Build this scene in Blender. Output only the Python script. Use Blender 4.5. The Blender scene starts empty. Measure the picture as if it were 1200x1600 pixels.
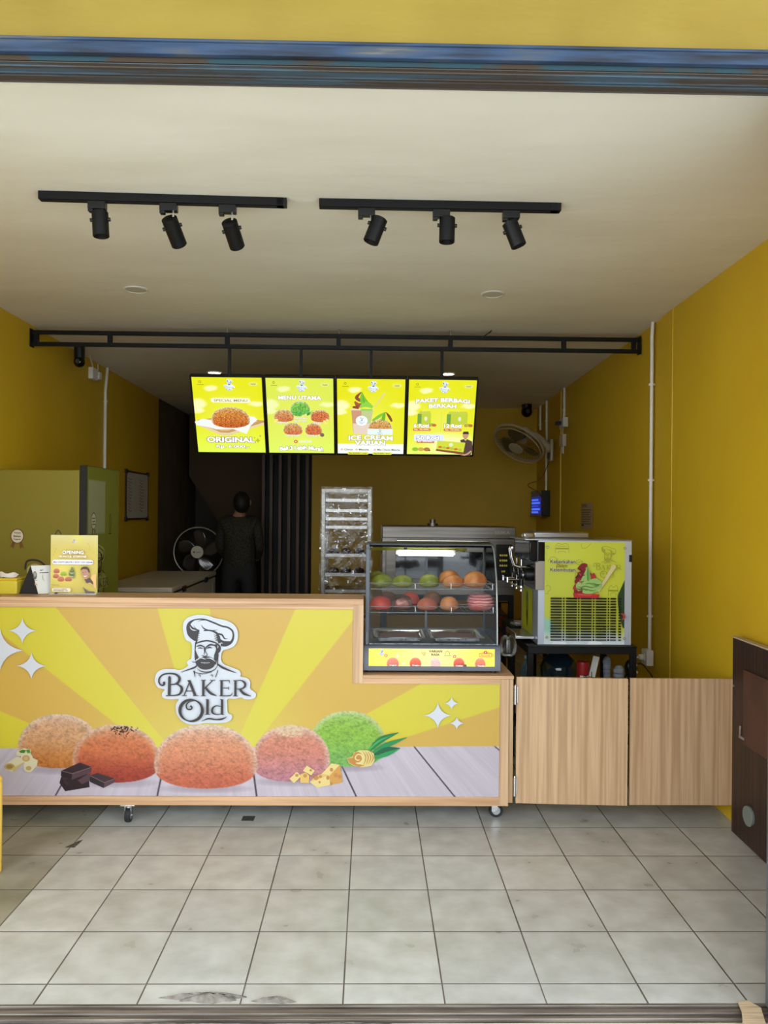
import bpy, bmesh, math, random
import numpy as np
from mathutils import Vector, Matrix, Euler
from mathutils.geometry import tessellate_polygon

random.seed(7)
PI = math.pi
SC = bpy.context.scene
COL = SC.collection

# ------------------------------------------------------------------ camera
EYE = Vector((0, 0, 1.5))
FPX = 1230.0
ROLL = 0.009
cam_d = bpy.data.cameras.new('camera')
cam = bpy.data.objects.new('camera', cam_d)
COL.objects.link(cam)
cam_d.sensor_fit = 'AUTO'
cam_d.sensor_width = 36.0
cam_d.lens = FPX / 1600 * 36.0
cam_d.clip_start = 0.05
cam_rot = (Matrix.Rotation(-math.atan(21 / FPX), 3, 'Z') @ Matrix.Rotation(PI / 2 + math.atan(2 / FPX), 3, 'X')
           @ Matrix.Rotation(ROLL, 3, 'Z'))
cam.location = EYE
cam.rotation_euler = cam_rot.to_euler()
SC.camera = cam

# ------------------------------------------------------------------ view, world, lights
SC.view_settings.view_transform = 'Standard'
SC.view_settings.look = 'None'
SC.view_settings.gamma = 1
SC.view_settings.use_curve_mapping = False
SC.view_settings.exposure = -0.05
SC.cycles.max_bounces = 10
SC.cycles.diffuse_bounces = 6
SC.cycles.transparent_max_bounces = 24
SC.cycles.caustics_reflective = False
SC.cycles.caustics_refractive = False
w = bpy.data.worlds.new('overcast_sky')
SC.world = w
w.use_nodes = True
bg = w.node_tree.nodes['Background']
bg.inputs[0].default_value = (0.86, 0.95, 1.0, 1)
bg.inputs[1].default_value = 5.3


# ------------------------------------------------------------------ pixel -> place (measuring the photograph)
def ray(px, py):
    return cam_rot @ Vector((px - 600, 800 - py, -FPX))


def PY(px, py, Y):
    d = ray(px, py)
    return EYE + d * (Y / d.y)


def PZ(px, py, Z):
    d = ray(px, py)
    return EYE + d * ((Z - 1.5) / d.z)


def wall_rx(Y): return 1.667 + .0317 * Y
def wall_lx(Y): return -2.227 - .0154 * Y


CEIL = 2.7525


# ------------------------------------------------------------------ materials
def lin(c):
    return tuple((x / 255 / 12.92) if x / 255 <= .04045 else ((x / 255 + .055) / 1.055) ** 2.4 for x in c)


MATS = {}


def M(name, c, rough=.5, metal=0., c2=None, scale=(5, 5, 5), bump=0., bscale=None, ramp=(.35, .65), trans=0., ior=1.45,
      emis=0., coat=0., detail=4., spec=None, sheen=0., coord='Object'):
    if name in MATS: return MATS[name]
    m = bpy.data.materials.new(name); m.use_nodes = True
    nt = m.node_tree; b = nt.nodes['Principled BSDF']
    b.inputs['Roughness'].default_value = rough
    b.inputs['Metallic'].default_value = metal
    b.inputs['IOR'].default_value = ior
    if trans: b.inputs['Transmission Weight'].default_value = trans
    if coat: b.inputs['Coat Weight'].default_value = coat
    if sheen: b.inputs['Sheen Weight'].default_value = sheen
    if spec is not None: b.inputs['Specular IOR Level'].default_value = spec
    col = lin(c)
    b.inputs['Base Color'].default_value = (*col, 1)
    if c2 is not None or bump:
        tc = nt.nodes.new('ShaderNodeTexCoord'); mp = nt.nodes.new('ShaderNodeMapping')
        mp.inputs['Scale'].default_value = scale
        nt.links.new(tc.outputs[coord], mp.inputs[0])
        nz = nt.nodes.new('ShaderNodeTexNoise'); nz.inputs['Scale'].default_value = 1; nz.inputs['Detail'].default_value = detail
        nt.links.new(mp.outputs[0], nz.inputs[0])
        if c2 is not None:
            r = nt.nodes.new('ShaderNodeValToRGB')
            r.color_ramp.elements[0].position = ramp[0]; r.color_ramp.elements[0].color = (*col, 1)
            r.color_ramp.elements[1].position = ramp[1]; r.color_ramp.elements[1].color = (*lin(c2), 1)
            nt.links.new(nz.outputs[0], r.inputs[0]); nt.links.new(r.outputs[0], b.inputs['Base Color'])
        if bump:
            src = nz
            if bscale:
                mp2 = nt.nodes.new('ShaderNodeMapping'); mp2.inputs['Scale'].default_value = bscale
                nt.links.new(tc.outputs[coord], mp2.inputs[0])
                src = nt.nodes.new('ShaderNodeTexNoise'); src.inputs['Scale'].default_value = 1; src.inputs['Detail'].default_value = 3
                nt.links.new(mp2.outputs[0], src.inputs[0])
            bp = nt.nodes.new('ShaderNodeBump'); bp.inputs['Strength'].default_value = 1; bp.inputs['Distance'].default_value = bump
            nt.links.new(src.outputs[0], bp.inputs['Height']); nt.links.new(bp.outputs[0], b.inputs['Normal'])
    if emis:
        b.inputs['Emission Color'].default_value = (*col, 1); b.inputs['Emission Strength'].default_value = emis
    MATS[name] = m
    return m


def mat_film(name, alpha, tint=(255, 255, 255), rough=.05, bump=0., sc=30, gloss=1.0):
    """clear thin sheet: see-through with a glossy surface"""
    m = bpy.data.materials.new(name); m.use_nodes = True; nt = m.node_tree; nt.nodes.clear()
    o = nt.nodes.new('ShaderNodeOutputMaterial'); mx = nt.nodes.new('ShaderNodeMixShader')
    t = nt.nodes.new('ShaderNodeBsdfTransparent'); g = nt.nodes.new('ShaderNodeBsdfGlossy')
    t.inputs[0].default_value = (*lin(tint), 1); g.inputs['Roughness'].default_value = rough
    g.inputs[0].default_value = (gloss, gloss, gloss, 1)
    fr = nt.nodes.new('ShaderNodeFresnel'); fr.inputs[0].default_value = 1.45
    ad = nt.nodes.new('ShaderNodeMath'); ad.operation = 'ADD'; ad.inputs[1].default_value = alpha; ad.use_clamp = True
    nt.links.new(fr.outputs[0], ad.inputs[0]); nt.links.new(ad.outputs[0], mx.inputs[0])
    nt.links.new(t.outputs[0], mx.inputs[1]); nt.links.new(g.outputs[0], mx.inputs[2]); nt.links.new(mx.outputs[0], o.inputs[0])
    if bump:
        tc = nt.nodes.new('ShaderNodeTexCoord'); nz = nt.nodes.new('ShaderNodeTexNoise')
        nz.inputs['Scale'].default_value = sc; nz.inputs['Detail'].default_value = 5; nz.inputs['Distortion'].default_value = 1.5
        bp = nt.nodes.new('ShaderNodeBump'); bp.inputs['Distance'].default_value = bump
        nt.links.new(tc.outputs['Object'], nz.inputs[0]); nt.links.new(nz.outputs[0], bp.inputs['Height'])
        nt.links.new(bp.outputs[0], g.inputs['Normal']); nt.links.new(bp.outputs[0], fr.inputs['Normal'])
    return m


def mat_print(name, rough=.4, emis=0., spec=.4, gain=1.):
    m = bpy.data.materials.new(name); m.use_nodes = True; nt = m.node_tree; b = nt.nodes['Principled BSDF']
    a = nt.nodes.new('ShaderNodeAttribute'); a.attribute_name = 'Col'
    b.inputs['Roughness'].default_value = rough; b.inputs['Specular IOR Level'].default_value = spec
    if emis:
        b.inputs['Base Color'].default_value = (.01, .01, .01, 1)
        nt.links.new(a.outputs['Color'], b.inputs['Emission Color']); b.inputs['Emission Strength'].default_value = emis
    else:
        g = nt.nodes.new('ShaderNodeVectorMath'); g.operation = 'SCALE'; g.inputs['Scale'].default_value = gain
        nt.links.new(a.outputs['Color'], g.inputs[0]); nt.links.new(g.outputs[0], b.inputs['Base Color'])
    return m


YELLOW = M('yellow_paint', (206, 167, 30), .55, c2=(199, 159, 26), scale=(1.3, 1.3, 1.3), bump=.0015, bscale=(6, 6, 6), coord='Generated' if 0 else 'Object')
CEILM = M('white_plaster', (240, 234, 217), .8, c2=(231, 224, 205), scale=(1, 2.5, 1), bump=.006, bscale=(2, 5, 2))
BLACKMETAL = M('black_powder_coat', (13, 12, 12), .5, 0., spec=.3, bump=.0003, scale=(200, 200, 200))
BLACKP = M('black_plastic', (18, 18, 20), .35)
WHITEP = M('white_plastic', (222, 218, 208), .4)
STEEL = M('brushed_steel', (190, 190, 192), .28, 1., c2=(165, 166, 170), scale=(2, 80, 80))
CHROME = M('chrome', (215, 215, 218), .12, 1.)
RUBBER = M('dark_rubber', (30, 30, 32), .7)
WOOD_V = M('oak_laminate_upright_grain', (198, 164, 128), .45, c2=(172, 136, 101), scale=(55, 55, 1.3), ramp=(.38, .62), detail=6)
WOOD_H = M('oak_laminate_level_grain', (202, 162, 124), .45, c2=(172, 132, 96), scale=(1.3, 55, 55), ramp=(.38, .62), detail=6)
WOOD_E = M('oak_laminate_edge', (170, 128, 92), .5)
DARKWOOD = M('dark_walnut_boards', (62, 40, 30), .5, c2=(38, 24, 19), scale=(60, 60, 1.2), ramp=(.35, .6), detail=6, bump=.001)
PRINT = mat_print('printed_vinyl', .38)
PAPERPRINT = mat_print('printed_card', .6)
SCREEN = mat_print('lit_screen', .3, 1.15)
GLASS = mat_film('clear_pane', .0, gloss=.2)


# ------------------------------------------------------------------ object helpers
def thing(name, label, cat, loc=(0, 0, 0), rz=0., group=None):
    o = bpy.data.objects.new(name, None); COL.objects.link(o)
    o.location = loc; o.rotation_euler = (0, 0, rz); o.empty_display_size = .05
    return tag(o, label, cat, group)


def tag(o, label, cat, group=None, kind=None):
    o['label'] = label; o['category'] = cat
    if group: o['group'] = group
    if kind: o['kind'] = kind
    return o


def struct(o):
    o['kind'] = 'structure'
    return o


def dup(root, loc=None, rz=None, label=None, group=None, scale=None):
    r = root.copy(); COL.objects.link(r)
    for ch in list(root.children):
        c = ch.copy(); COL.objects.link(c); c.parent = r
        for g in ch.children:
            d = g.copy(); COL.objects.link(d); d.parent = c
    if loc is not None: r.location = loc
    if rz is not None: r.rotation_euler = (0, 0, rz)
    if scale: r.scale = scale
    if label: r['label'] = label
    if group: r['group'] = group
    return r


def frame_of(d):
    d = Vector(d).normalized()
    u = d.orthogonal().normalized()
    if abs(d.z) < .99: u = d.cross(Vector((0, 0, 1))).normalized()
    return u, d.cross(u).normalized()


class MB:
    def __init__(s): s.v = []; s.f = []; s.sm = []

    def add(s, vs, fs, smooth=False):
        n = len(s.v); s.v += [tuple(v) for v in vs]
        s.f += [tuple(i + n for i in f) for f in fs]; s.sm += [smooth] * len(fs); return s

    def box(s, x0, x1, y0, y1, z0, z1):
        return s.add([(x, y, z) for x in (x0, x1) for y in (y0, y1) for z in (z0, z1)],
                     [(0, 1, 3, 2), (4, 6, 7, 5), (0, 4, 5, 1), (2, 3, 7, 6), (0, 2, 6, 4), (1, 5, 7, 3)])

    def obox(s, c, size, rot=None):
        r = rot if rot is not None else Matrix.Identity(3); h = Vector(size) / 2; c = Vector(c)
        return s.add([c + r @ Vector((x * h.x, y * h.y, z * h.z)) for x in (-1, 1) for y in (-1, 1) for z in (-1, 1)],
                     [(0, 1, 3, 2), (4, 6, 7, 5), (0, 4, 5, 1), (2, 3, 7, 6), (0, 2, 6, 4), (1, 5, 7, 3)])

    def cyl(s, p0, p1, r0, r1=None, n=24, caps=True):
        r1 = r0 if r1 is None else r1; p0 = Vector(p0); p1 = Vector(p1); u, w_ = frame_of(p1 - p0)
        vs = [p + (u * math.cos(a) + w_ * math.sin(a)) * r for p, r in ((p0, r0), (p1, r1)) for a in [2 * PI * i / n for i in range(n)]]
        s.add(vs, [(i, (i + 1) % n, n + (i + 1) % n, n + i) for i in range(n)], True)
        if caps:
            s.add(vs[:n], [tuple(range(n))]); s.add(vs[n:], [tuple(range(n))])
        return s

    def tube(s, pts, r, n=8, closed=False):
        pts = [Vector(p) for p in pts]; m = len(pts); rs = r if isinstance(r, (list, tuple)) else [r] * m; vs = []
        u = None
        for i, p in enumerate(pts):
            a = pts[(i - 1) % m] if (closed or i) else p; b = pts[(i + 1) % m] if (closed or i < m - 1) else p
            d = (b - a).normalized()
            if u is None: u, _ = frame_of(d)
            u = (u - d * u.dot(d)).normalized(); w_ = d.cross(u)
            vs += [p + (u * math.cos(2 * PI * k / n) + w_ * math.sin(2 * PI * k / n)) * rs[i] for k in range(n)]
        fs = []
        for i in range(m if closed else m - 1):
            j = (i + 1) % m
            fs += [(i * n + k, i * n + (k + 1) % n, j * n + (k + 1) % n, j * n + k) for k in range(n)]
        s.add(vs, fs, True)
        if not closed:
            s.add(vs[:n], [tuple(range(n))]); s.add(vs[-n:], [tuple(range(n))])
        return s

    def ring(s, c, axis, R, r, n=40, m=8):
        u, w_ = frame_of(axis); c = Vector(c)
        return s.tube([c + (u * math.cos(2 * PI * i / n) + w_ * math.sin(2 * PI * i / n)) * R for i in range(n)], r, m, True)

    def lathe(s, prof, c=(0, 0, 0), n=32, axis=(0, 0, 1)):
        a = Vector(axis).normalized(); u, w_ = frame_of(a); c = Vector(c); vs = []
        for r, h in prof:
            vs += [c + a * h + (u * math.cos(2 * PI * k / n) + w_ * math.sin(2 * PI * k / n)) * max(r, 1e-5) for k in range(n)]
        return s.add(vs, [(i * n + k, i * n + (k + 1) % n, (i + 1) * n + (k + 1) % n, (i + 1) * n + k) for i in range(len(prof) - 1) for k in range(n)], True)

    def prism(s, poly, a, b, axis='x'):
        """poly in the two other axes (y,z for x; x,z for y; x,y for z)"""
        def pt(p, t): return {'x': (t, p[0], p[1]), 'y': (p[0], t, p[1]), 'z': (p[0], p[1], t)}[axis]
        n = len(poly); vs = [pt(p, a) for p in poly] + [pt(p, b) for p in poly]
        s.add(vs, [(i, (i + 1) % n, n + (i + 1) % n, n + i) for i in range(n)])
        tri = tessellate_polygon([[Vector((p[0], p[1], 0)) for p in poly]])
        s.add(vs[:n], [tuple(t) for t in tri]); s.add(vs[n:], [tuple(t) for t in tri]); return s

    def ball(s, c, rx, ry=None, rz=None, n=20, m=12):
        ry = ry or rx; rz = rz or rx; vs = []
        for i in range(m + 1):
            t = PI * i / m
            vs += [(c[0] + rx * math.sin(t) * math.cos(2 * PI * k / n), c[1] + ry * math.sin(t) * math.sin(2 * PI * k / n), c[2] + rz * math.cos(t)) for k in range(n)]
        return s.add(vs, [(i * n + k, i * n + (k + 1) % n, (i + 1) * n + (k + 1) % n, (i + 1) * n + k) for i in range(m) for k in range(n)], True)

    def sheet(s, fn, nu, nv):
        vs = [fn(i / nu, j / nv) for j in range(nv + 1) for i in range(nu + 1)]
        return s.add(vs, [(j * (nu + 1) + i, j * (nu + 1) + i + 1, (j + 1) * (nu + 1) + i + 1, (j + 1) * (nu + 1) + i) for j in range(nv) for i in range(nu)], True)

    def build(s, name, mat, parent=None, bevel=0., segs=2, recalc=True):
        me = bpy.data.meshes.new(name); me.from_pydata(s.v, [], s.f)
        me.polygons.foreach_set('use_smooth', s.sm)
        bm = bmesh.new(); bm.from_mesh(me)
        bmesh.ops.remove_doubles(bm, verts=bm.verts, dist=1e-6)
        if recalc: bmesh.ops.recalc_face_normals(bm, faces=bm.faces)
        bm.to_mesh(me); bm.free()
        me.materials.append(mat)
        try: me.set_sharp_from_angle(angle=math.radians(40))
        except Exception: pass
        o = bpy.data.objects.new(name, me); COL.objects.link(o)
        if parent is not None: o.parent = parent
        if bevel:
            b = o.modifiers.new('edge', 'BEVEL'); b.width = bevel; b.segments = segs; b.limit_method = 'ANGLE'; b.angle_limit = math.radians(50)
        return o


def label_part(o, text): o['label'] = text; return o


# ------------------------------------------------------------------ printed artwork (flat prints with their own colours)
def h2(ix, iy, seed):
    v = np.sin(ix * 127.1 + iy * 311.7 + seed * 74.7) * 43758.5453
    return v - np.floor(v)


def vn(x, y, seed=0):
    ix = np.floor(x); iy = np.floor(y); fx = x - ix; fy = y - iy
    fx = fx * fx * (3 - 2 * fx); fy = fy * fy * (3 - 2 * fy)
    a = h2(ix, iy, seed); b = h2(ix + 1, iy, seed); c = h2(ix, iy + 1, seed); d = h2(ix + 1, iy + 1, seed)
    return (a + (b - a) * fx) * (1 - fy) + (c + (d - c) * fx) * fy


def fbm(x, y, seed=0): return vn(x, y, seed) * .55 + vn(x * 2.1, y * 2.1, seed + 3) * .3 + vn(x * 4.3, y * 4.3, seed + 9) * .15


def mixc(img, col, a):
    col = np.asarray(col, float)
    img += (col - img) * a[..., None]


def sst(a, b, x):
    t = np.clip((x - a) / (b - a), 0, 1); return t * t * (3 - 2 * t)


def paint_bun(img, X, Y, l, r, t, b, base, dark, light, seed=0, cell=1.25, crack=.40):
    cx = (l + r) / 2; hw = (r - l) / 2; cy = t + .62 * (b - t)
    dx = (X - cx) / hw; dy = np.where(Y < cy, (Y - cy) / (cy - t), (Y - cy) / (b - cy))
    p = np.where(Y < cy, 2.0, 2.7)
    d = np.abs(dx) ** 2.15 + np.abs(dy) ** p
    al = np.clip((1 - d) * hw * .35, 0, 1)
    tt = (Y - t) / (b - t)
    col = np.asarray(light, float) + (np.asarray(base, float) - light) * sst(-.05, .5, tt + .12 * (1 - dx * dx))[..., None]
    col = col + (np.asarray(dark, float) - col) * (sst(.35, .98, tt) * .95)[..., None]
    rim = sst(.62, 1.0, d) * (Y < cy + (b - cy) * .4)
    col = col + (np.array([238, 222, 205.]) - col) * (rim * .55)[..., None]
    n = fbm(X / (2.6 * cell), Y / (1.7 * cell), seed); n2 = vn(X / (6 * cell), Y / (3.4 * cell), seed + 5)
    col = col * (1 + crack * (n - .5) * 1.5 + .10 * (n2 - .5) - crack * .7 * sst(.62, .78, n))[..., None]
    img += (np.clip(col, 0, 255) - img) * al[..., None]


def crom(pts, sub=6, closed=False):
    P = [np.array(p, float) for p in pts]; n = len(P); out = []
    for i in range(n if closed else n - 1):
        p0 = P[(i - 1) % n] if (closed or i > 0) else P[i]; p1 = P[i]; p2 = P[(i + 1) % n]
        p3 = P[(i + 2) % n] if (closed or i + 2 < n) else P[i + 1]
        for k in range(sub):
            t = k / sub
            out.append(.5 * ((2 * p1) + (-p0 + p2) * t + (2 * p0 - 5 * p1 + 4 * p2 - p3) * t * t + (-p0 + 3 * p1 - 3 * p2 + p3) * t ** 3))
    if not closed: out.append(P[-1])
    return out


_fonts = {}


def glyphs(text, bold=0., shear=0.):
    key = (text, bold, shear)
    if key in _fonts: return _fonts[key]
    c = bpy.data.curves.new('t', 'FONT'); c.body = text; c.size = 1; c.offset = bold; c.shear = shear; c.resolution_u = 3
    o = bpy.data.objects.new('t', c); COL.objects.link(o)
    dg = bpy.context.evaluated_depsgraph_get(); me = bpy.data.meshes.new_from_object(o.evaluated_get(dg))
    v = np.array([tuple(x.co)[:2] for x in me.vertices] or [(0, 0)]); f = [tuple(p.vertices) for p in me.polygons]
    bpy.data.objects.remove(o); bpy.data.curves.remove(c); bpy.data.meshes.remove(me)
    _fonts[key] = (v, f); return v, f


class Art:
    """flat artwork in page units (x right, y down); lies in the local XZ plane facing -Y"""
    def __init__(s, kx, ox, oy, kz=None, eps=.00018):
        s.kx = kx; s.kz = kz or kx; s.ox = ox; s.oy = oy; s.n = 0; s.eps = eps; s.V = []; s.C = []; s.F = []; s.cnt = 0; s.T = None

    def _push(s, xy, col, faces, lift=True):
        if lift: s.n += 1
        xy = np.asarray(xy, float).reshape(-1, 2)
        if s.T: a, bx, by = s.T; xy = xy * a + (bx, by)
        v = np.empty((len(xy), 3)); v[:, 0] = (xy[:, 0] - s.ox) * s.kx; v[:, 2] = -(xy[:, 1] - s.oy) * s.kz; v[:, 1] = -s.n * s.eps
        c = np.asarray(col, float)
        if c.ndim == 1: c = np.tile(c, (len(xy), 1))
        s.V.append(v); s.C.append(c); s.F += [tuple(i + s.cnt for i in f) for f in faces]; s.cnt += len(xy)

    def poly(s, pts, col, smooth=False, lift=True):
        if smooth: pts = crom(pts, 6, True)
        tri = tessellate_polygon([[Vector((p[0], p[1], 0)) for p in pts]])
        s._push(pts, col, tri, lift)

    def rect(s, x0, y0, x1, y1, col, lift=True): s._push([(x0, y0), (x1, y0), (x1, y1), (x0, y1)], col, [(0, 1, 2, 3)], lift)

    def ell(s, cx, cy, rx, ry, col, n=28, lift=True):
        s._push([(cx + rx * math.cos(2 * PI * i / n), cy + ry * math.sin(2 * PI * i / n)) for i in range(n)], col, [tuple(range(n))], lift)

    def pill(s, x0, y0, x1, y1, col, r=None):
        r = r or (y1 - y0) / 2; pts = []
        for cx, cy, a0 in ((x1 - r, y0 + r, -90), (x1 - r, y1 - r, 0), (x0 + r, y1 - r, 90), (x0 + r, y0 + r, 180)):
            pts += [(cx + r * math.cos(math.radians(a0 + 90 * i / 6)), cy + r * math.sin(math.radians(a0 + 90 * i / 6))) for i in range(7)]
        s._push(pts, col, [tuple(range(len(pts)))])

    def star(s, cx, cy, r, col, ry=None):
        ry = ry or r * 1.1; pts = []
        for q in range(4):
            a = q * PI / 2
            p0 = (cx + r * math.sin(a), cy - ry * math.cos(a)); p1 = (cx + r * math.sin(a + PI / 2), cy - ry * math.cos(a + PI / 2))
            for k in range(6):
                t = k / 6; c = (cx + (p0[0] + p1[0] - 2 * cx) * .13, cy + (p0[1] + p1[1] - 2 * cy) * .13)
                pts.append(((1 - t) ** 2 * p0[0] + 2 * t * (1 - t) * c[0] + t * t * p1[0], (1 - t) ** 2 * p0[1] + 2 * t * (1 - t) * c[1] + t * t * p1[1]))
        s.poly(pts, col)

    def stroke(s, pts, wd, col, sub=5, lift=True):
        ws = wd if isinstance(wd, (list, tuple)) else [wd] * len(pts)
        P = crom([(p[0], p[1], w_) for p, w_ in zip(pts, ws)], sub) if len(pts) > 2 else [np.array((p[0], p[1], w_), float) for p, w_ in zip(pts, ws)]
        L = []; n = len(P)
        for i, p in enumerate(P):
            d = P[min(i + 1, n - 1)][:2] - P[max(i - 1, 0)][:2]; d = d / (np.hypot(*d) + 1e-9); nn = np.array((-d[1], d[0])) * abs(p[2]) / 2
            L += [p[:2] + nn, p[:2] - nn]
        s._push(L, col, [(2 * i, 2 * i + 1, 2 * i + 3, 2 * i + 2) for i in range(n - 1)], lift)

    def text(s, t, cx, cy, width, height, col, bold=0., arch=0., outline=None, ow=.0, shear=0., rot=0.):
        for cc, bb in (([(outline, bold + ow)] if outline else []) + [(col, bold)]):
            v, f = glyphs(t, bb, shear); v = v.copy()
            v0, _ = glyphs(t, bold, shear)
            x0, x1 = v0[:, 0].min(), v0[:, 0].max(); y0, y1 = v0[:, 1].min(), v0[:, 1].max()
            x = (v[:, 0] - (x0 + x1) / 2) / (x1 - x0) * width; y = -(v[:, 1] - (y0 + y1) / 2) / max(y1 - y0, 1e-6) * height
            y = y + arch * (2 * x / width) ** 2
            cr, sr = math.cos(rot), math.sin(rot)
            s._push(np.stack([cx + x * cr - y * sr, cy + x * sr + y * cr], 1), cc, f)

    def raster(s, x0, y0, x1, y1, nx, ny, fn, keep=None):
        gx, gy = np.meshgrid(np.linspace(x0, x1, nx + 1), np.linspace(y0, y1, ny + 1))
        img = np.clip(fn(gx, gy), 0, 255)
        faces = [(j * (nx + 1) + i, j * (nx + 1) + i + 1, (j + 1) * (nx + 1) + i + 1, (j + 1) * (nx + 1) + i)
                 for j in range(ny) for i in range(nx) if keep is None or keep(x0 + (i + .5) * (x1 - x0) / nx, y0 + (j + .5) * (y1 - y0) / ny)]
        s._push(np.stack([gx.ravel(), gy.ravel()], 1), img.reshape(-1, 3), faces)

    def build(s, name, mat, parent=None, loc=(0, 0, 0), rot=(0, 0, 0)):
        me = bpy.data.meshes.new(name); V = np.concatenate(s.V); C = np.concatenate(s.C) / 255
        me.from_pydata(V.tolist(), [], s.F)
        C = np.where(C <= .04045, C / 12.92, ((C + .055) / 1.055) ** 2.4)
        at = me.color_attributes.new('Col', 'FLOAT_COLOR', 'POINT')
        at.data.foreach_set('color', np.concatenate([C, np.ones((len(C), 1))], 1).ravel().astype(np.float32))
        me.materials.append(mat)
        o = bpy.data.objects.new(name, me); COL.objects.link(o); o.location = loc; o.rotation_euler = rot
        if parent is not None: o.parent = parent
        return o


INK = (58, 50, 54); LOGOW = (232, 236, 246)


def chef_logo(A, ink=INK, white=LOGOW, backing=True, old=True):
    """the shop's round-hatted chef emblem and its two words; 1200 unit page"""
    W_ = white or ink
    if backing:
        A.poly([(380, 170), (395, 120), (440, 85), (520, 65), (610, 72), (680, 95), (780, 115), (850, 150), (890, 210), (892, 290), (860, 355), (805, 382),
                (760, 395), (742, 430), (740, 485), (765, 525), (840, 555), (905, 580), (925, 612), (925, 640), (985, 655), (1015, 695), (1012, 750), (1045, 778), (1070, 805),
                (1058, 838), (1015, 853), (960, 850), (930, 836), (880, 848), (805, 852), (800, 900), (808, 980), (843, 1000), (842, 1038), (795, 1068), (700, 1078),
                (600, 1076), (540, 1086), (455, 1090), (385, 1062), (338, 1010), (320, 950), (325, 895), (345, 856), (265, 856), (202, 842), (190, 802), (215, 766), (155, 748),
                (126, 700), (125, 650), (150, 600), (210, 575), (300, 574), (360, 582), (428, 545), (420, 512), (438, 486), (462, 468), (462, 335), (412, 302), (386, 240)], white, True)
    i = ink
    first = [True]

    def S(p, wd, c=i): A.stroke(p, [x * 1.14 for x in wd] if isinstance(wd, list) else wd * 1.14, c, lift=True)
    A.poly([(415, 165), (435, 132), (475, 110), (500, 108), (462, 140), (446, 170), (452, 196), (480, 214), (532, 213), (520, 250), (512, 290), (500, 312), (462, 292), (427, 255), (413, 205)], i, True)
    S([(440, 137), (500, 110), (580, 108), (660, 135), (740, 168), (800, 182), (843, 215), (852, 270), (832, 318), (785, 342), (735, 345)], [6, 10, 12, 14, 14, 14, 14, 16, 22, 30, 22])
    S([(448, 160), (470, 190), (535, 212)], [10, 16, 6]); S([(480, 165), (500, 195), (530, 208)], [2, 6, 4])
    S([(552, 160), (580, 195), (640, 212), (705, 205)], [3, 10, 9, 2]); S([(520, 128), (560, 115), (610, 118)], [2, 5, 2])
    S([(575, 212), (640, 212), (695, 235), (715, 275), (725, 330)], [8, 12, 18, 24, 22])
    S([(700, 240), (745, 250), (770, 285), (800, 285)], [12, 14, 10, 2]); S([(715, 290), (760, 318), (820, 318)], [16, 20, 14])
    S([(532, 215), (515, 260), (508, 330)], [10, 12, 12])
    for k in range(4):
        S([(512, 245 + 20 * k), (545 - 5 * k, 235 + 20 * k)], [9, 1]); S([(708, 265 + 15 * k), (668 + 4 * k, 248 + 16 * k)], [10, 1])
    S([(500, 338), (540, 318), (610, 306), (680, 322), (725, 350)], [8, 12, 13, 12, 8])
    S([(502, 320), (497, 400), (500, 470), (515, 535)], [10, 8, 10, 8])
    A.poly([(498, 385), (514, 425), (532, 465), (520, 485), (500, 470)], i)
    A.poly([(672, 345), (700, 338), (732, 350), (736, 395), (712, 432), (704, 480), (690, 530), (676, 500), (676, 440), (690, 400), (690, 372)], i, True)
    S([(712, 430), (710, 480), (708, 540)], [12, 8, 8])
    if white: S([(706, 350), (712, 360), (706, 375)], [2, 5, 2], W_)
    S([(510, 362), (545, 350), (582, 362)], [6, 12, 8]); S([(600, 366), (640, 343), (692, 352)], [10, 15, 8])
    S([(520, 378), (545, 373), (568, 380)], [2, 10, 5]); S([(606, 378), (632, 368), (658, 374)], [5, 11, 2])
    S([(580, 360), (586, 400), (582, 436)], [10, 8, 5]); S([(600, 366), (592, 398), (606, 424), (612, 442)], [12, 7, 5, 6]); S([(560, 440), (588, 452), (614, 440)], [4, 8, 5])
    A.poly([(505, 505), (530, 478), (570, 458), (600, 452), (640, 458), (676, 482), (686, 505), (678, 540), (650, 564), (600, 576), (552, 566), (522, 542)], i, True)
    S([(468, 500), (495, 507), (520, 495)], [2, 7, 8])
    if white:
        S([(488, 508), (520, 482), (550, 466), (585, 474), (600, 480)], [1, 7, 7, 5, 1], W_); S([(600, 470), (640, 468), (668, 482), (692, 502)], [1, 8, 7, 1], W_)
        for k in range(6): S([(560 + 14 * k, 518 - abs(k - 2.5) * 2), (557 + 14 * k, 504)], [7, 2], W_)
    S([(520, 565), (560, 592), (625, 597), (680, 575), (708, 540)], [3, 7, 9, 7, 3])
    S([(370, 600), (440, 575), (500, 552), (520, 528)], [3, 10, 14, 6]); S([(705, 518), (750, 550), (820, 580), (885, 604)], [8, 18, 12, 3])
    S([(490, 585), (496, 615), (502, 645)], [14, 8, 4]); S([(495, 600), (580, 614), (665, 594)], [6, 5, 2]); S([(712, 578), (704, 610), (692, 645)], [7, 6, 7])
    for cx in (540, 655): S([(cx - 12, 630), (cx + 2, 622), (cx + 10, 634), (cx + 4, 646)], [2, 7, 6, 2])
    # BAKER
    S([(208, 690), (216, 706), (204, 722), (182, 718), (167, 692), (172, 652), (206, 622), (262, 612), (322, 620), (356, 652), (348, 690), (312, 712), (272, 716)],
      [18, 18, 14, 12, 13, 13, 12, 12, 15, 21, 20, 12, 5])
    S([(258, 638), (264, 660), (262, 812)], [4, 22, 22]); S([(262, 716), (330, 711), (376, 740), (374, 782), (338, 812), (232, 819)], [5, 9, 21, 21, 12, 8])

    def bar(x0, x1, y, w_=7): A.stroke([(x0, y), (x1, y)], w_, i)
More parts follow.
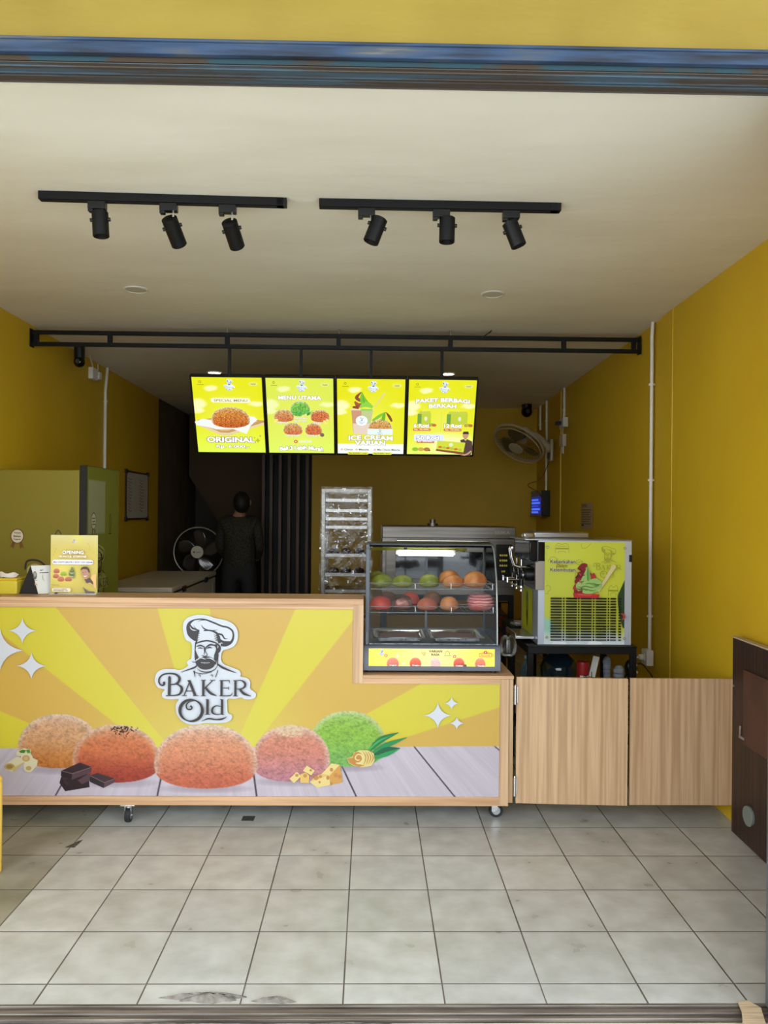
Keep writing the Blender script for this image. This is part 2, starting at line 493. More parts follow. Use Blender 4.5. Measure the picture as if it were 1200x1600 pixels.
    S([(455, 680), (400, 816)], 9); S([(446, 674), (506, 816)], 21); bar(418, 486, 774, 8); bar(382, 428, 817); bar(484, 536, 817); bar(432, 458, 676)
    S([(580, 672), (580, 816)], 19); bar(558, 604, 672); bar(558, 604, 817); S([(592, 748), (666, 675)], 9); bar(642, 690, 672); S([(598, 738), (648, 792), (706, 816)], [16, 20, 5])
    S([(750, 672), (750, 816)], 19); bar(732, 824, 674, 8); S([(820, 672), (828, 702)], [9, 3]); bar(750, 816, 743, 7); S([(816, 730), (816, 758)], 6); S([(732, 816), (830, 813), (852, 786)], [7, 9, 3])
    S([(880, 672), (880, 816)], 19); bar(860, 890, 673, 7); bar(858, 904, 817); S([(880, 675), (935, 672), (970, 700), (962, 735), (925, 750), (885, 750)], [6, 9, 19, 15, 8, 5]); S([(918, 750), (960, 794), (1026, 817)], [16, 20, 4])
    # Old
    if old:
        n = 24; pts = [(470 + 104 * math.sin(2 * PI * k / n), 953 - 100 * math.cos(2 * PI * k / n)) for k in range(n + 1)]
        S(pts, [9 + 17 * abs(math.sin(2 * PI * k / n - .35)) for k in range(n + 1)])
        S([(505, 862), (452, 872), (425, 905), (434, 938), (464, 944), (478, 926), (462, 908)], [4, 9, 12, 12, 11, 12, 15])
        S([(622, 850), (622, 988)], 21); bar(604, 624, 850, 7); bar(600, 646, 988); S([(757, 848), (757, 988)], 20); bar(738, 758, 849, 7); bar(750, 778, 988)
        S([(752, 915), (702, 908), (670, 932), (668, 968), (700, 988), (752, 985)], [5, 8, 17, 17, 9, 6]); S([(566, 1054), (630, 1028), (700, 1036), (760, 1030), (806, 1008)], [2, 12, 10, 14, 2])

# ================================================================== the place
def floor_mat():
    m = bpy.data.materials.new('grey_floor_tiles'); m.use_nodes = True; nt = m.node_tree; b = nt.nodes['Principled BSDF']
    N = nt.nodes.new; L = nt.links.new
    s = .3129
    gx = PZ(537.5, 1536, 0).x; gy = PZ(600, 1537, 0).y; gl = PZ(0, 1447, 0).x
    tc = N('ShaderNodeTexCoord'); sp = N('ShaderNodeSeparateXYZ'); L(tc.outputs['Object'], sp.inputs[0])

    def math_(op, a, bb=None, c=None):
        n = N('ShaderNodeMath'); n.operation = op
        for i, x in enumerate((a, bb, c)):
            if x is None: continue
            if hasattr(x, 'is_output') or hasattr(x, 'links'): L(x, n.inputs[i])
            else: n.inputs[i].default_value = x
        return n.outputs[0]
    us = []; cells = []
    for ax, o in ((0, gx), (1, gy)):
        t = math_('DIVIDE', math_('SUBTRACT', sp.outputs[ax], o), s)
        f = math_('FRACT', math_('ADD', t, 100.0)); cells.append(math_('FLOOR', math_('ADD', t, 100.0)))
        d = math_('MINIMUM', f, math_('SUBTRACT', 1.0, f)); us.append(math_('MULTIPLY', d, s))
    d = math_('MINIMUM', us[0], us[1])
    cmb = N('ShaderNodeCombineXYZ'); L(cells[0], cmb.inputs[0]); L(cells[1], cmb.inputs[1])
    wn = N('ShaderNodeTexWhiteNoise'); wn.noise_dimensions = '3D'; L(cmb.outputs[0], wn.inputs[0])
    nz = N('ShaderNodeTexNoise'); nz.inputs['Scale'].default_value = 9; nz.inputs['Detail'].default_value = 6; L(tc.outputs['Object'], nz.inputs[0])
    nb = N('ShaderNodeTexNoise'); nb.inputs['Scale'].default_value = 3; nb.inputs['Detail'].default_value = 2; L(tc.outputs['Object'], nb.inputs[0])
    thr = math_('MULTIPLY_ADD', nb.outputs[0], .003, .0009)
    grout = math_('LESS_THAN', d, thr)
    r = N('ShaderNodeValToRGB'); L(nz.outputs[0], r.inputs[0])
    r.color_ramp.elements[0].position = .3; r.color_ramp.elements[0].color = (*lin((168, 167, 163)), 1)
    r.color_ramp.elements[1].position = .68; r.color_ramp.elements[1].color = (*lin((194, 194, 192)), 1)
    v = math_('MULTIPLY_ADD', wn.outputs[0], .14, .92)
    # the grimier, browner row of tiles along the left wall
    left = math_('LESS_THAN', sp.outputs[0], gl)
    ng = N('ShaderNodeTexNoise'); ng.inputs['Scale'].default_value = 5; ng.inputs['Detail'].default_value = 7; L(tc.outputs['Object'], ng.inputs[0])
    rg = N('ShaderNodeValToRGB'); L(ng.outputs[0], rg.inputs[0])
    rg.color_ramp.elements[0].position = .35; rg.color_ramp.elements[0].color = (*lin((132, 128, 112)), 1)
    rg.color_ramp.elements[1].position = .65; rg.color_ramp.elements[1].color = (*lin((160, 156, 142)), 1)
    mg = N('ShaderNodeMix'); mg.data_type = 'RGBA'; L(left, mg.inputs[0]); L(r.outputs[0], mg.inputs[6]); L(rg.outputs[0], mg.inputs[7])
    hv = N('ShaderNodeMix'); hv.data_type = 'RGBA'; hv.blend_type = 'MULTIPLY'; hv.inputs[0].default_value = 1
    L(mg.outputs[2], hv.inputs[6]); L(v, hv.inputs[7])
    gm = N('ShaderNodeMix'); gm.data_type = 'RGBA'; L(grout, gm.inputs[0]); L(hv.outputs[2], gm.inputs[6]); gm.inputs[7].default_value = (*lin((92, 84, 78)), 1)
    L(gm.outputs[2], b.inputs['Base Color'])
    ro = math_('MULTIPLY_ADD', nz.outputs[0], .3, .18); L(math_('MAXIMUM', ro, math_('MULTIPLY', grout, .8)), b.inputs['Roughness'])
    bp = N('ShaderNodeBump'); bp.inputs['Distance'].default_value = .002; h = math_('MINIMUM', math_('DIVIDE', d, .004), 1.0)
    L(h, bp.inputs['Height']); L(bp.outputs[0], b.inputs['Normal'])
    return m


TH0, TH1 = 2.335, 2.41        # the sill of the shop opening, front to back
BACK = 9.28
# floor and ground
o = MB().box(-2.75, 2.3, TH1, 12.6, -.12, 0).build('floor', floor_mat()); struct(o)
o = MB().box(-9, 9, 1.75, TH0, -.14, -.012).build('pavement_edge', M('beige_paving', (206, 198, 172), .7, c2=(186, 178, 152), scale=(3, 3, 3), bump=.002, bscale=(30, 30, 30))); struct(o)
o = MB().box(-9, 9, -14, 1.75, -.14, -.012).build('ground_outside', M('pale_concrete', (188, 191, 196), .8, c2=(176, 179, 184), scale=(2, 2, 2))); struct(o)
# ceiling
o = MB().box(-2.75, 2.3, 2.24, 12.6, CEIL, CEIL + .12).build('ceiling', CEILM); struct(o)
# right wall, following its slight splay, with two shallow pilasters
y0, y1 = 2.42, BACK + .1
o = MB().prism([(wall_rx(y0), y0), (wall_rx(4.72), 4.72), (wall_rx(4.72) - .004, 4.722), (wall_rx(4.91) - .004, 4.905), (wall_rx(4.92) + .012, 4.91),
                (wall_rx(7.9), 7.9), (wall_rx(7.9) - .012, 7.903), (wall_rx(8.4) - .012, 8.4), (wall_rx(8.41), 8.41), (wall_rx(y1), y1), (2.25, y1), (2.25, y0)],
               0, CEIL, 'z').build('wall_right', YELLOW); struct(o)
o = MB().prism([(wall_lx(y0), y0), (wall_lx(8.78), 8.78), (-2.75, 8.78), (-2.75, y0)], 0, CEIL, 'z').build('wall_left', YELLOW); struct(o)
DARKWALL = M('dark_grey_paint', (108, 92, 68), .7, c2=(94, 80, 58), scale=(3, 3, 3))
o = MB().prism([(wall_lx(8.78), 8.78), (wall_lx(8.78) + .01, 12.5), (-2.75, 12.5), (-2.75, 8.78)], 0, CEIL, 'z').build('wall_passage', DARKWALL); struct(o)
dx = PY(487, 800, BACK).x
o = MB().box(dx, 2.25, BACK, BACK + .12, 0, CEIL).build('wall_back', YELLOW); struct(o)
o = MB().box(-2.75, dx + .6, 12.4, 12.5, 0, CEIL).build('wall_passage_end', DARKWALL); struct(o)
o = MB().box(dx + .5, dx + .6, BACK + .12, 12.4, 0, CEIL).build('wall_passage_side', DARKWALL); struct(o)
# front piers either side of the opening, porch over the pavement
prx = PZ(1196, 1563, 0).x
plx = -2.05
PIER = M('grey_blue_enamel', (96, 104, 118), .5, c2=(70, 66, 62), scale=(8, 8, 2))
o = MB().box(prx, 3.2, 2.18, TH1, -.1, 3.35).build('wall_front_pier', YELLOW); struct(o)
o = MB().box(-4.2, plx, 2.18, TH1, -.1, 3.35).build('wall_front_pier_other', YELLOW); struct(o)
o = MB().box(prx - .012, prx - .001, 2.2, 2.4, 0, 2.72).box(prx - .03, prx - .001, 2.27, 2.285, 0, 2.72).box(prx - .03, prx - .001, 2.33, 2.345, 0, 2.72).build('shutter_guide_rail', PIER)
struct(o)
o = MB().box(-4.2, 3.2, -.6, 2.3, 3.35, 3.47).build('porch_slab', M('porch_white', (205, 200, 190), .8)); struct(o)

# header: yellow render over an old worn steel lintel
Yh = 2.15
zt = PY(600, 71, Yh).z
o = MB().box(plx - .5, prx + .8, Yh, Yh + .1, zt, 3.35).build('wall_front_header', M('rough_yellow_render', (146, 122, 42), .5, c2=(136, 112, 34), scale=(3, 3, 3), bump=.006, bscale=(5, 5, 11)))
o.rotation_euler = (0, 0, 0); struct(o)


def worn_steel():
    m = bpy.data.materials.new('worn_blue_steel'); m.use_nodes = True; nt = m.node_tree; b = nt.nodes['Principled BSDF']; N = nt.nodes.new; L = nt.links.new
    tc = N('ShaderNodeTexCoord'); mp = N('ShaderNodeMapping'); mp.inputs['Scale'].default_value = (3, 12, 40); L(tc.outputs['Object'], mp.inputs[0])
    n1 = N('ShaderNodeTexNoise'); n1.inputs['Scale'].default_value = 1; n1.inputs['Detail'].default_value = 6; L(mp.outputs[0], n1.inputs[0])
    r = N('ShaderNodeValToRGB'); L(n1.outputs[0], r.inputs[0]); e = r.color_ramp.elements
    e[0].position = .3; e[0].color = (*lin((40, 36, 36)), 1); e[1].position = .75; e[1].color = (*lin((124, 120, 114)), 1)
    for p, c in ((.44, (44, 56, 74)), (.55, (52, 70, 96)), (.64, (74, 78, 84))):
        q = e.new(p); q.color = (*lin(c), 1)
    L(r.outputs[0], b.inputs['Base Color']); b.inputs['Roughness'].default_value = .6; b.inputs['Specular IOR Level'].default_value = .25
    bp = N('ShaderNodeBump'); bp.inputs['Distance'].default_value = .002; L(n1.outputs[0], bp.inputs['Height']); L(bp.outputs[0], b.inputs['Normal'])
    return m


WS = worn_steel()
RUST = M('rusty_teal_steel', (30, 58, 66), .6, c2=(58, 44, 28), scale=(4.5, 1, 7), ramp=(.48, .56), bump=.001, detail=3)
zb1 = PY(600, 90, 2.13).z; zb3 = PY(600, 137, 2.25).z
o = MB().box(plx, prx, Yh - .02, Yh, zb1, zt - .002).box(plx, prx, Yh - .026, Yh - .012, zt - .014, zt - .006).build('lintel_beam', WS, bevel=.003); struct(o)
o = MB().box(plx, prx, Yh + .001, Yh + .06, zb3 + .004, zt + .02).build('lintel_web', RUST); struct(o)
g = MB().box(plx, prx, Yh + .003, 2.25, zb3, zb3 + .003)
for yy in (2.165, 2.198, 2.212, 2.246): g.box(plx, prx, yy, yy + .005, zb3 - .004, zb3 + .001)
o = g.build('lintel_lip', M('rusty_brown_steel', (70, 60, 52), .55, c2=(66, 84, 96), scale=(2, 30, 3), ramp=(.5, .6)), bevel=.001); struct(o)

# the steel track let into the sill, patched with cement
g = MB()
g.box(plx, prx, TH0, TH1, -.1, -.03).box(plx, prx, TH1 - .012, TH1 - .001, -.03, .001).box(plx, prx, 2.366, 2.388, -.03, -.002).box(plx, prx, 2.343, 2.356, -.03, -.004)
g.cyl((plx, 2.3605, -.016), (prx, 2.3605, -.016), .005, n=10)
o = g.build('sill_track', M('dirty_steel', (136, 126, 118), .45, .4, c2=(88, 78, 72), scale=(3, 60, 60)), bevel=.002); struct(o)
CEM = M('grey_cement', (128, 122, 114), .9, c2=(84, 78, 72), scale=(25, 25, 25), bump=.004, bscale=(60, 60, 60))


def lump(name, cx, cy, rx, ry, h, seed):
    rnd = random.Random(seed); m = MB(); n = 36; rings = 6; ph = [rnd.random() * 6 for _ in range(4)]
    def fn(u, v):
        a = u * 2 * PI; k = 1 + .18 * math.sin(3 * a + ph[0]) + .12 * math.sin(7 * a + ph[1]) + .07 * math.sin(13 * a + ph[2])
        return (cx + rx * k * v * math.cos(a), cy + ry * k * v * math.sin(a), max(0, h * (1 - v ** 2.5) * (1 + .25 * math.sin(9 * a * v + ph[3]))))
    return m.sheet(fn, n, rings).build(name, CEM)


c = PZ(322, 1562, 0); lm = lump('cement_patch', c.x, c.y + .005, .115, .020, .016, 2); struct(lm)
c = PZ(430, 1565, 0); lm = lump('cement_patch', c.x, c.y + .002, .06, .012, .012, 5); struct(lm)
c = PZ(600, 1594, -.01)
lm = lump('cement_patch', c.x - .55, TH0 - .012, .26, .016, .006, 8); lm.location.z = -.012; struct(lm)
lm = lump('cement_patch', c.x - .1, TH0 - .010, .16, .014, .006, 11); lm.location.z = -.012; struct(lm)
# dark inset in the floor and a broken tile corner
c = PZ(388, 1279, 0)
o = MB().box(c.x - .03, c.x + .03, c.y - .03, c.y + .03, 0, .0015).build('floor_drain_tile', M('dark_stone', (84, 82, 74), .6, c2=(52, 50, 46), scale=(60, 60, 60))); struct(o)
c = PZ(116, 1320, 0)
o = MB().prism([(c.x - .03, c.y - .03), (c.x + .012, c.y - .03), (c.x + .02, c.y + .05), (c.x + .005, c.y + .04)], 0, .0012, 'z').build('floor_chipped_tile', M('chipped_tile', (88, 84, 76), .9, c2=(60, 56, 52), scale=(80, 80, 80))); struct(o)

# scrap of corrugated card on the sill
cd = MB()
pts = [PZ(px, py, .006) for px, py in ((1153, 1567), (1168, 1565), (1189, 1577), (1196, 1600), (1200, 1625), (1160, 1625), (1160, 1596), (1159, 1583))]
cd.prism([(p.x, p.y) for p in pts], .006, .011, 'z')
tag(cd.build('cardboard_scrap', M('corrugated_card', (206, 182, 152), .8, c2=(176, 150, 120), scale=(8, 170, 8))), 'torn scrap of brown corrugated cardboard lying across the shutter track', 'cardboard')

# stairs rising in the dark passage, the paler panel beside them
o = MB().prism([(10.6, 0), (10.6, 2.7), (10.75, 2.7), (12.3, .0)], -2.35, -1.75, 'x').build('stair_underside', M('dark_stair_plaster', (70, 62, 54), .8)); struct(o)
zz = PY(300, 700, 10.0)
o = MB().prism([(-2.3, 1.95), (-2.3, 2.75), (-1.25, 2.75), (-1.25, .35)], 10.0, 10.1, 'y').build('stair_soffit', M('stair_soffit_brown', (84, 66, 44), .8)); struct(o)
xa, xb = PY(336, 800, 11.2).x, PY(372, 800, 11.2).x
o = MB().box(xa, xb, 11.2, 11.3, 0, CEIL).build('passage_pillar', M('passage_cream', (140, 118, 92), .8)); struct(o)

# ------------------------------------------------------------------ slatted screen in the passage opening
sc = thing('slatted_partition', 'tall dark brown slatted wooden partition in the passage behind the menu screens', 'partition', (PY(448, 800, 9.25).x, 9.25, 0))
SL = M('dark_slat_wood', (98, 76, 58), .5, c2=(74, 58, 44), scale=(40, 40, 2))
for px in (412, 424, 438, 452, 466, 480):
    x = PY(px, 800, 9.25).x - sc.location.x
    MB().box(x - .018, x + .018, -.05, .05, 0, 2.74).build('slat', SL, sc, .002)
MB().box(-.3, .3, -.04, .04, 2.66, 2.745).build('top_rail', SL, sc)
MB().box(-.3, .3, -.03, .03, 0, .04).build('bottom_rail', SL, sc)
MB().box(-.3, .3, .055, .062, .04, 2.66).build('backing_board', M('dark_backing', (34, 30, 28), .7), sc)

# ================================================================== counter
YC = 3.8
KX = (PY(780, 1100, YC).x - PY(0, 1100, YC).x) / 780; X0 = PY(0, 1100, YC).x
KZ = (PY(400, 951, YC).z - PY(400, 1244, YC).z) / 293; Z0 = PY(400, 951, YC).z
def cx_(px): return X0 + px * KX
def cz_(py): return Z0 - (py - 951) * KZ


COX = cx_(300)
ct = thing('service_counter', 'long L-stepped service counter, oak trim around a yellow printed bun mural, on castors', 'counter', (COX, YC, 0))
def lx(px): return cx_(px) - COX
ztop, zlow, zbot = cz_(935), cz_(1054), cz_(1258)
LEFT = -85
m = MB()
m.box(lx(LEFT), lx(549), .004, .024, zbot, ztop - .01).box(lx(549), lx(795), .004, .024, zbot, zlow - .005)
m.box(lx(LEFT), lx(LEFT) + .02, .024, .62, zbot, zlow).box(lx(803) - .02, lx(803) - .001, .03, .62, cz_(1255), zlow - .02)
m.box(lx(LEFT), lx(803) - .02, .024, .62, zbot, zbot + .02)
m.build('carcass', M('white_melamine', (205, 196, 180), .5), ct)
m = MB().box(lx(LEFT), lx(565), -.004, .23, cz_(944), ztop); m.build('upper_ledge', WOOD_H, ct, .0015)
m = MB().box(lx(553), lx(803), -.002, .62, zlow - .016, zlow).box(lx(LEFT), lx(553), .02, .62, zlow - .016, zlow); m.build('lower_worktop', WOOD_H, ct, .0015)
m = MB().box(lx(553), lx(565), -.003, .23, zlow, cz_(944)); m.build('step_side_panel', WOOD_V, ct, .001)
# flat oak trim framing the mural
fr = MB()
fr.box(lx(LEFT), lx(549), -.004, .004, cz_(951), cz_(944)).box(lx(LEFT), lx(795), -.004, .004, zbot, cz_(1244.5)).box(lx(LEFT), lx(LEFT + 12), -.004, .004, zbot, cz_(944))
fr.box(lx(565), lx(781), -.004, .004, cz_(1067), zlow - .016)
fr.build('mural_trim_level', WOOD_H, ct)
MB().box(lx(549), lx(565), -.0045, .004, cz_(1067), cz_(944)).build('step_trim', WOOD_V, ct, .001)
MB().box(lx(781), lx(795), -.0045, .004, zbot, zlow - .016).build('end_trim', WOOD_V, ct, .001)
fr = MB().box(lx(795.5), lx(803), .012, .032, cz_(1255), zlow - .016); fr.build('end_stile', WOOD_V, ct, .001)
wb = MB().box(lx(LEFT), lx(553), .23, .236, zlow, ztop - .01); wb.build('ledge_back', WOOD_E, ct)

# castors
def castor(px, py, Y, big=True):
    p = PZ(px, py, 0)
    k = MB().obox((p.x - COX, p.y - YC, zbot - .004), (.07, .05, .006)); k.cyl((p.x - COX, p.y - YC, zbot - .02), (p.x - COX, p.y - YC, zbot - .004), .014)
    for s in (-1, 1): k.obox((p.x - COX + (0 if big else s * .014), p.y - YC + (s * .014 if big else 0), zbot - .035), (.03, .003, .05) if big else (.003, .03, .05))
    c = k.build('castor', CHROME, ct, .001)
    ax = (0, 1, 0) if big else (1, 0, 0); r = .034
    cc = Vector((p.x - COX + (.008 if big else 0), p.y - YC, r))
    prof = [(r * .55, -.012), (r * .93, -.012), (r, -.008), (r, .008), (r * .93, .012), (r * .55, .012)]
    MB().lathe(prof, cc, 28, ax).build('tyre', RUBBER, c)
    a = Vector(ax)
    MB().cyl(cc - a * .0125, cc + a * .0125, r * .6, n=24).cyl(cc - a * .0145, cc + a * .0145, r * .38, n=20).cyl(cc - a * .018, cc + a * .018, r * .14, n=12).build('wheel_hub', STEEL, c)


castor(772, 1276, 0); castor(201, 1284, 0, False); castor(-60, 1276, 0)
for px in (772, 201, -60):
    pass

# ---- the mural
A = Art(KX, 300, 0, KZ)


def in_panel(x, y): return not (x > 549 and y < 1067)


def mural(X, Y):
    img = np.zeros(X.shape + (3,))
    ang = np.degrees(np.arctan2(X - 330, 1250 - Y)); rad = np.hypot(X - 330, Y - 1250)
    ye = np.array([230, 214, 66.]); orr = np.array([226, 184, 86.])
    edges = [-67.5, -52, -39.4, -16.4, -1, 23.2, 37.8, 60.8, 72]
    sgn = np.full(X.shape, 0.)
    val = np.where(ang < -90, 0, 0.)
    k = np.zeros(X.shape)
    cur = 0.
    a = np.full(X.shape, 0.)
    for i, e in enumerate(edges):
        t = np.clip((ang - e) * rad / 57.3 * .8 + .5, 0, 1)
        tgt = 1. if i % 2 == 0 else 0.
        a = a + (tgt - a) * t
    img[:] = ye; mixc(img, orr, a)
    mixc(img, (236, 224, 104), sst(260, 60, rad) * .75)
    # boards
    bl = sst(-.5, .5, Y - (1171 - X * .008))
    cellx = (X - 336) / np.maximum(Y - 790, 50)
    pl = np.stack([212 + 0 * X, 203 + 0 * X, 212 + 0 * X], -1)
    g = fbm(cellx * 60, Y / 90, 4) - .5
    pl = pl * (1 + .10 * g + .05 * (fbm(cellx * 160, Y / 60, 8) - .5))[..., None]
    pl[..., 1] -= 3
    for xb in (-70, 87, 245, 400, 556, 711, 866):
        xl = 336 + (xb - 336) * (Y - 790) / (1244 - 790)
        mixc(pl, (62, 50, 58), np.clip(1.7 - np.abs(X - xl) * .9, 0, 1))
    img += (pl - img) * bl[..., None]
    # printed soft contact shade under the buns, part of the artwork
    for cx, cy, rx, ry in ((92, 1204, 66, 9), (182, 1224, 72, 9), (320, 1233, 84, 8), (455, 1222, 66, 8), (545, 1199, 60, 8)):
        mixc(img, (150, 134, 146), .5 * np.clip(1 - ((X - cx) / rx) ** 2 - ((Y - cy) / ry) ** 2, 0, 1) * bl)
    paint_bun(img, X, Y, 27, 155, 1117, 1202, (222, 166, 122), (206, 124, 56), (226, 190, 168), 1)
    paint_bun(img, X, Y, 481, 603, 1110, 1198, (150, 196, 70), (128, 186, 96), (176, 214, 120), 5)
    paint_bun(img, X, Y, 112, 249, 1133, 1224, (218, 122, 76), (164, 54, 38), (224, 184, 146), 2)
    paint_bun(img, X, Y, 392, 515, 1133, 1222, (224, 142, 118), (200, 134, 146), (232, 186, 162), 4)
    paint_bun(img, X, Y, 239, 401, 1132, 1233, (230, 152, 114), (206, 104, 76), (236, 210, 190), 3)
    ch = np.clip(1 - ((X - 451) / 26) ** 2 - ((Y - 1142) / 11) ** 2, 0, 1)
    mixc(img, (236, 210, 170), np.clip(ch * 2.2, 0, 1) * sst(.35, .55, vn(X / 1.3 + Y, Y / 1.6, 3)))
    return img


A.raster(LEFT + 12, 951, 781, 1244.5, 780, 264, mural, in_panel)
# sesame on the second bun
rs = random.Random(3)
for _ in range(70):
    x = 190 + rs.gauss(0, 11); y = 1141 + rs.gauss(0, 4.2); a = rs.random() * 3
    if y < 1134.5 + (x - 190) ** 2 * .008: continue
    A.stroke([(x - 1.6 * math.cos(a), y - 1.2 * math.sin(a)), (x + 1.6 * math.cos(a), y + 1.2 * math.sin(a))], 1.2, (44, 30, 34), lift=False)
A.n += 1


def zp(pts, ox, oy, sc): return [(ox + x / sc, oy + y / sc) for x, y in pts]
# chocolate blocks
def q(pts, c): A.poly(zp(pts, 0, 1100, 4.615), c)
CH1, CH2, CH3 = (66, 42, 50), (46, 28, 36), (92, 66, 74)
q([(428, 575), (440, 530), (520, 515), (640, 560), (645, 605), (470, 635)], CH2); q([(440, 530), (560, 500), (645, 560), (475, 590)], CH1)
q([(470, 552), (620, 505), (670, 545), (580, 585), (500, 585)], CH2); q([(560, 555), (640, 505), (670, 540), (590, 585)], CH3)
q([(440, 487), (575, 427), (660, 460), (520, 508)], CH1); q([(440, 487), (520, 508), (514, 553), (438, 525)], CH2); q([(520, 508), (660, 460), (655, 497), (514, 553)], CH3)
q([(462, 486), (570, 440), (635, 462), (522, 498)], (54, 32, 40))
q([(650, 520), (700, 502), (825, 542), (752, 570)], CH1); q([(650, 520), (752, 570), (745, 610), (645, 565)], CH2); q([(752, 570), (825, 542), (822, 570), (745, 610)], CH3)
for p in ([(440, 487), (520, 508), (660, 460)], [(650, 522), (752, 571), (825, 543)]): A.stroke(zp(p, 0, 1100, 4.615), .7, (150, 124, 130), 1)
# white chocolate curls
WC, WD = (240, 228, 190), (206, 176, 110)
q([(120, 350), (175, 325), (220, 335), (225, 370), (160, 385), (120, 375)], WC); q([(35, 445), (120, 388), (175, 400), (165, 440), (100, 498), (45, 480)], WC)
A.ell(*zp([(72, 458)], 0, 1100, 4.615)[0], 8, 5.2, WD); A.ell(*zp([(72, 458)], 0, 1100, 4.615)[0], 5, 3, (170, 140, 70)); q([(100, 498), (165, 440), (172, 425), (90, 470)], (226, 200, 130))
A.ell(*zp([(195, 395)], 0, 1100, 4.615)[0], 9.4, 8, WC); A.ell(*zp([(190, 398)], 0, 1100, 4.615)[0], 6, 5, WD); A.ell(*zp([(190, 398)], 0, 1100, 4.615)[0], 3.4, 3, (232, 190, 140))
q([(172, 440), (240, 395), (275, 410), (268, 450), (225, 498), (180, 485)], WC); A.ell(*zp([(210, 468)], 0, 1100, 4.615)[0], 7.6, 6.2, WC); A.ell(*zp([(210, 468)], 0, 1100, 4.615)[0], 4.4, 3.4, WD)
q([(138, 347), (165, 335), (190, 340), (178, 360), (150, 358)], (62, 140, 52)); q([(190, 338), (215, 332), (222, 358), (200, 360)], (84, 160, 62))
# cheese cubes
def q2(pts, c): A.poly(zp(pts, 400, 1100, 4.615), c)
CA, CB, CD = (252, 226, 150), (246, 204, 116), (232, 170, 88)
q2([(238, 538), (290, 485), (320, 520), (270, 570)], CA); q2([(333, 480), (362, 442), (420, 478), (395, 512)], CA); q2([(315, 505), (350, 492), (380, 512), (378, 568), (315, 566)], CB)
q2([(385, 560), (420, 520), (470, 500), (540, 425), (600, 435), (622, 560), (520, 585), (440, 603)], CB)
q2([(470, 500), (540, 425), (600, 435), (525, 510)], CA); q2([(385, 560), (525, 510), (530, 580), (440, 603)], CA); q2([(600, 435), (622, 560), (530, 580), (528, 515)], CD)
for x, y, r in ((290, 512, 12), (350, 515, 14), (390, 475, 9), (430, 530, 18), (460, 520, 12), (515, 528, 13), (540, 470, 12), (572, 510, 14), (600, 520, 12), (540, 570, 9), (455, 560, 9)):
    X_, Y_ = zp([(x, y)], 400, 1100, 4.615)[0]; A.ell(X_, Y_, r / 4.6, r / 4 if x > 500 else r / 5, (214, 150, 84), 14)
# pandan leaves, butter curl
for p, wd, c in (([(820, 325), (900, 250), (1025, 200)], [4, 9, .6], (24, 130, 72)), ([(840, 345), (940, 290), (1085, 235)], [3, 8, .6], (40, 150, 84)), ([(850, 360), (930, 325), (1035, 312)], [3, 8, .6], (14, 104, 64)),
                 ([(850, 385), (940, 355), (1030, 318)], [3, 7, .6], (46, 160, 90)), ([(815, 320), (880, 262), (960, 225)], [2, 3, .4], (70, 180, 100))):
    A.stroke(zp(p, 400, 1100, 4.615), [w_ * 1. for w_ in wd], c)
BC = (246, 226, 150); BD = (212, 150, 74)
q2([(648, 385), (690, 375), (700, 345), (740, 328), (800, 328), (845, 350), (852, 400), (830, 440), (760, 452), (700, 440), (670, 425)], BC)
q2([(650, 388), (695, 380), (720, 420), (780, 440), (740, 448), (700, 436), (672, 422)], BD)
A.ell(*zp([(728, 378)], 400, 1100, 4.615)[0], 7.5, 8.4, BD); A.stroke(zp([(745, 395), (728, 400), (712, 385), (725, 360), (752, 362), (765, 395), (745, 425), (715, 420)], 400, 1100, 4.615), [1, 1.6, 1.6, 1.6, 1.8, 1.8, 1.6, .8], (250, 234, 170))
for k in range(4): A.stroke(zp([(762 + 20 * k, 332 + 3 * k), (788 + 18 * k, 380), (768 + 18 * k, 442 - 6 * k)], 400, 1100, 4.615), [.5, 1.7, .5], (206, 152, 66))
# sparkles
SPK = (232, 234, 244)
for cx, cy, r in ((34.5, 987.5, 22), (0, 1018, 37), (49, 1042, 23), (683, 1116, 22), (704.5, 1097, 11.5), (713, 1128, 11.5)):
    A.star(cx, cy, r, SPK, r * .92)
A.T = (1 / 6, 220, 950)
chef_logo(A)
A.T = None
A.build('printed_mural', mat_print('mural_vinyl', .33, gain=.64), ct, (lx(300), 0.0035, cz_(0)))

# ================================================================== half doors
def half_door(name, label, pl, pr, ybl, ybr, hinge_left):
    Yl, Yr = ybl, ybr
    zt_ = cz_(1057); zb_ = cz_(1256.5)
    a = PY(pl, 1150, Yl); b = PY(pr, 1150, Yr)
    L_ = math.hypot(b.x - a.x, b.y - a.y); ang = math.atan2(b.y - a.y, b.x - a.x)
    t = thing(name, label, 'half door', (a.x, a.y, zb_), ang, None)
    MB().box(0, L_, 0, .018, 0, zt_ - zb_).build('door_leaf', WOOD_V, t, .0012)
    for z in (.085, zt_ - zb_ - .085):
        x = -.006 if hinge_left else L_ + .008
        h = MB().cyl((x, -.008, z - .045), (x, -.008, z + .045), .0085, n=16).cyl((x, -.008, z + .045), (x, -.008, z + .05), .006, .004, n=12).cyl((x, -.008, z - .05), (x, -.008, z - .045), .004, .006, n=12)
        sgn = 1 if hinge_left else -1
        h.box(min(x, x + sgn * .012), max(x, x + sgn * .012), -.004, .0, z - .04, z + .04)
        for dz in (-.018, .018): h.cyl((x, -.008, z + dz - .001), (x, -.008, z + dz + .001), .0092, n=16)
        h.build('hinge', CHROME, t)
    return t


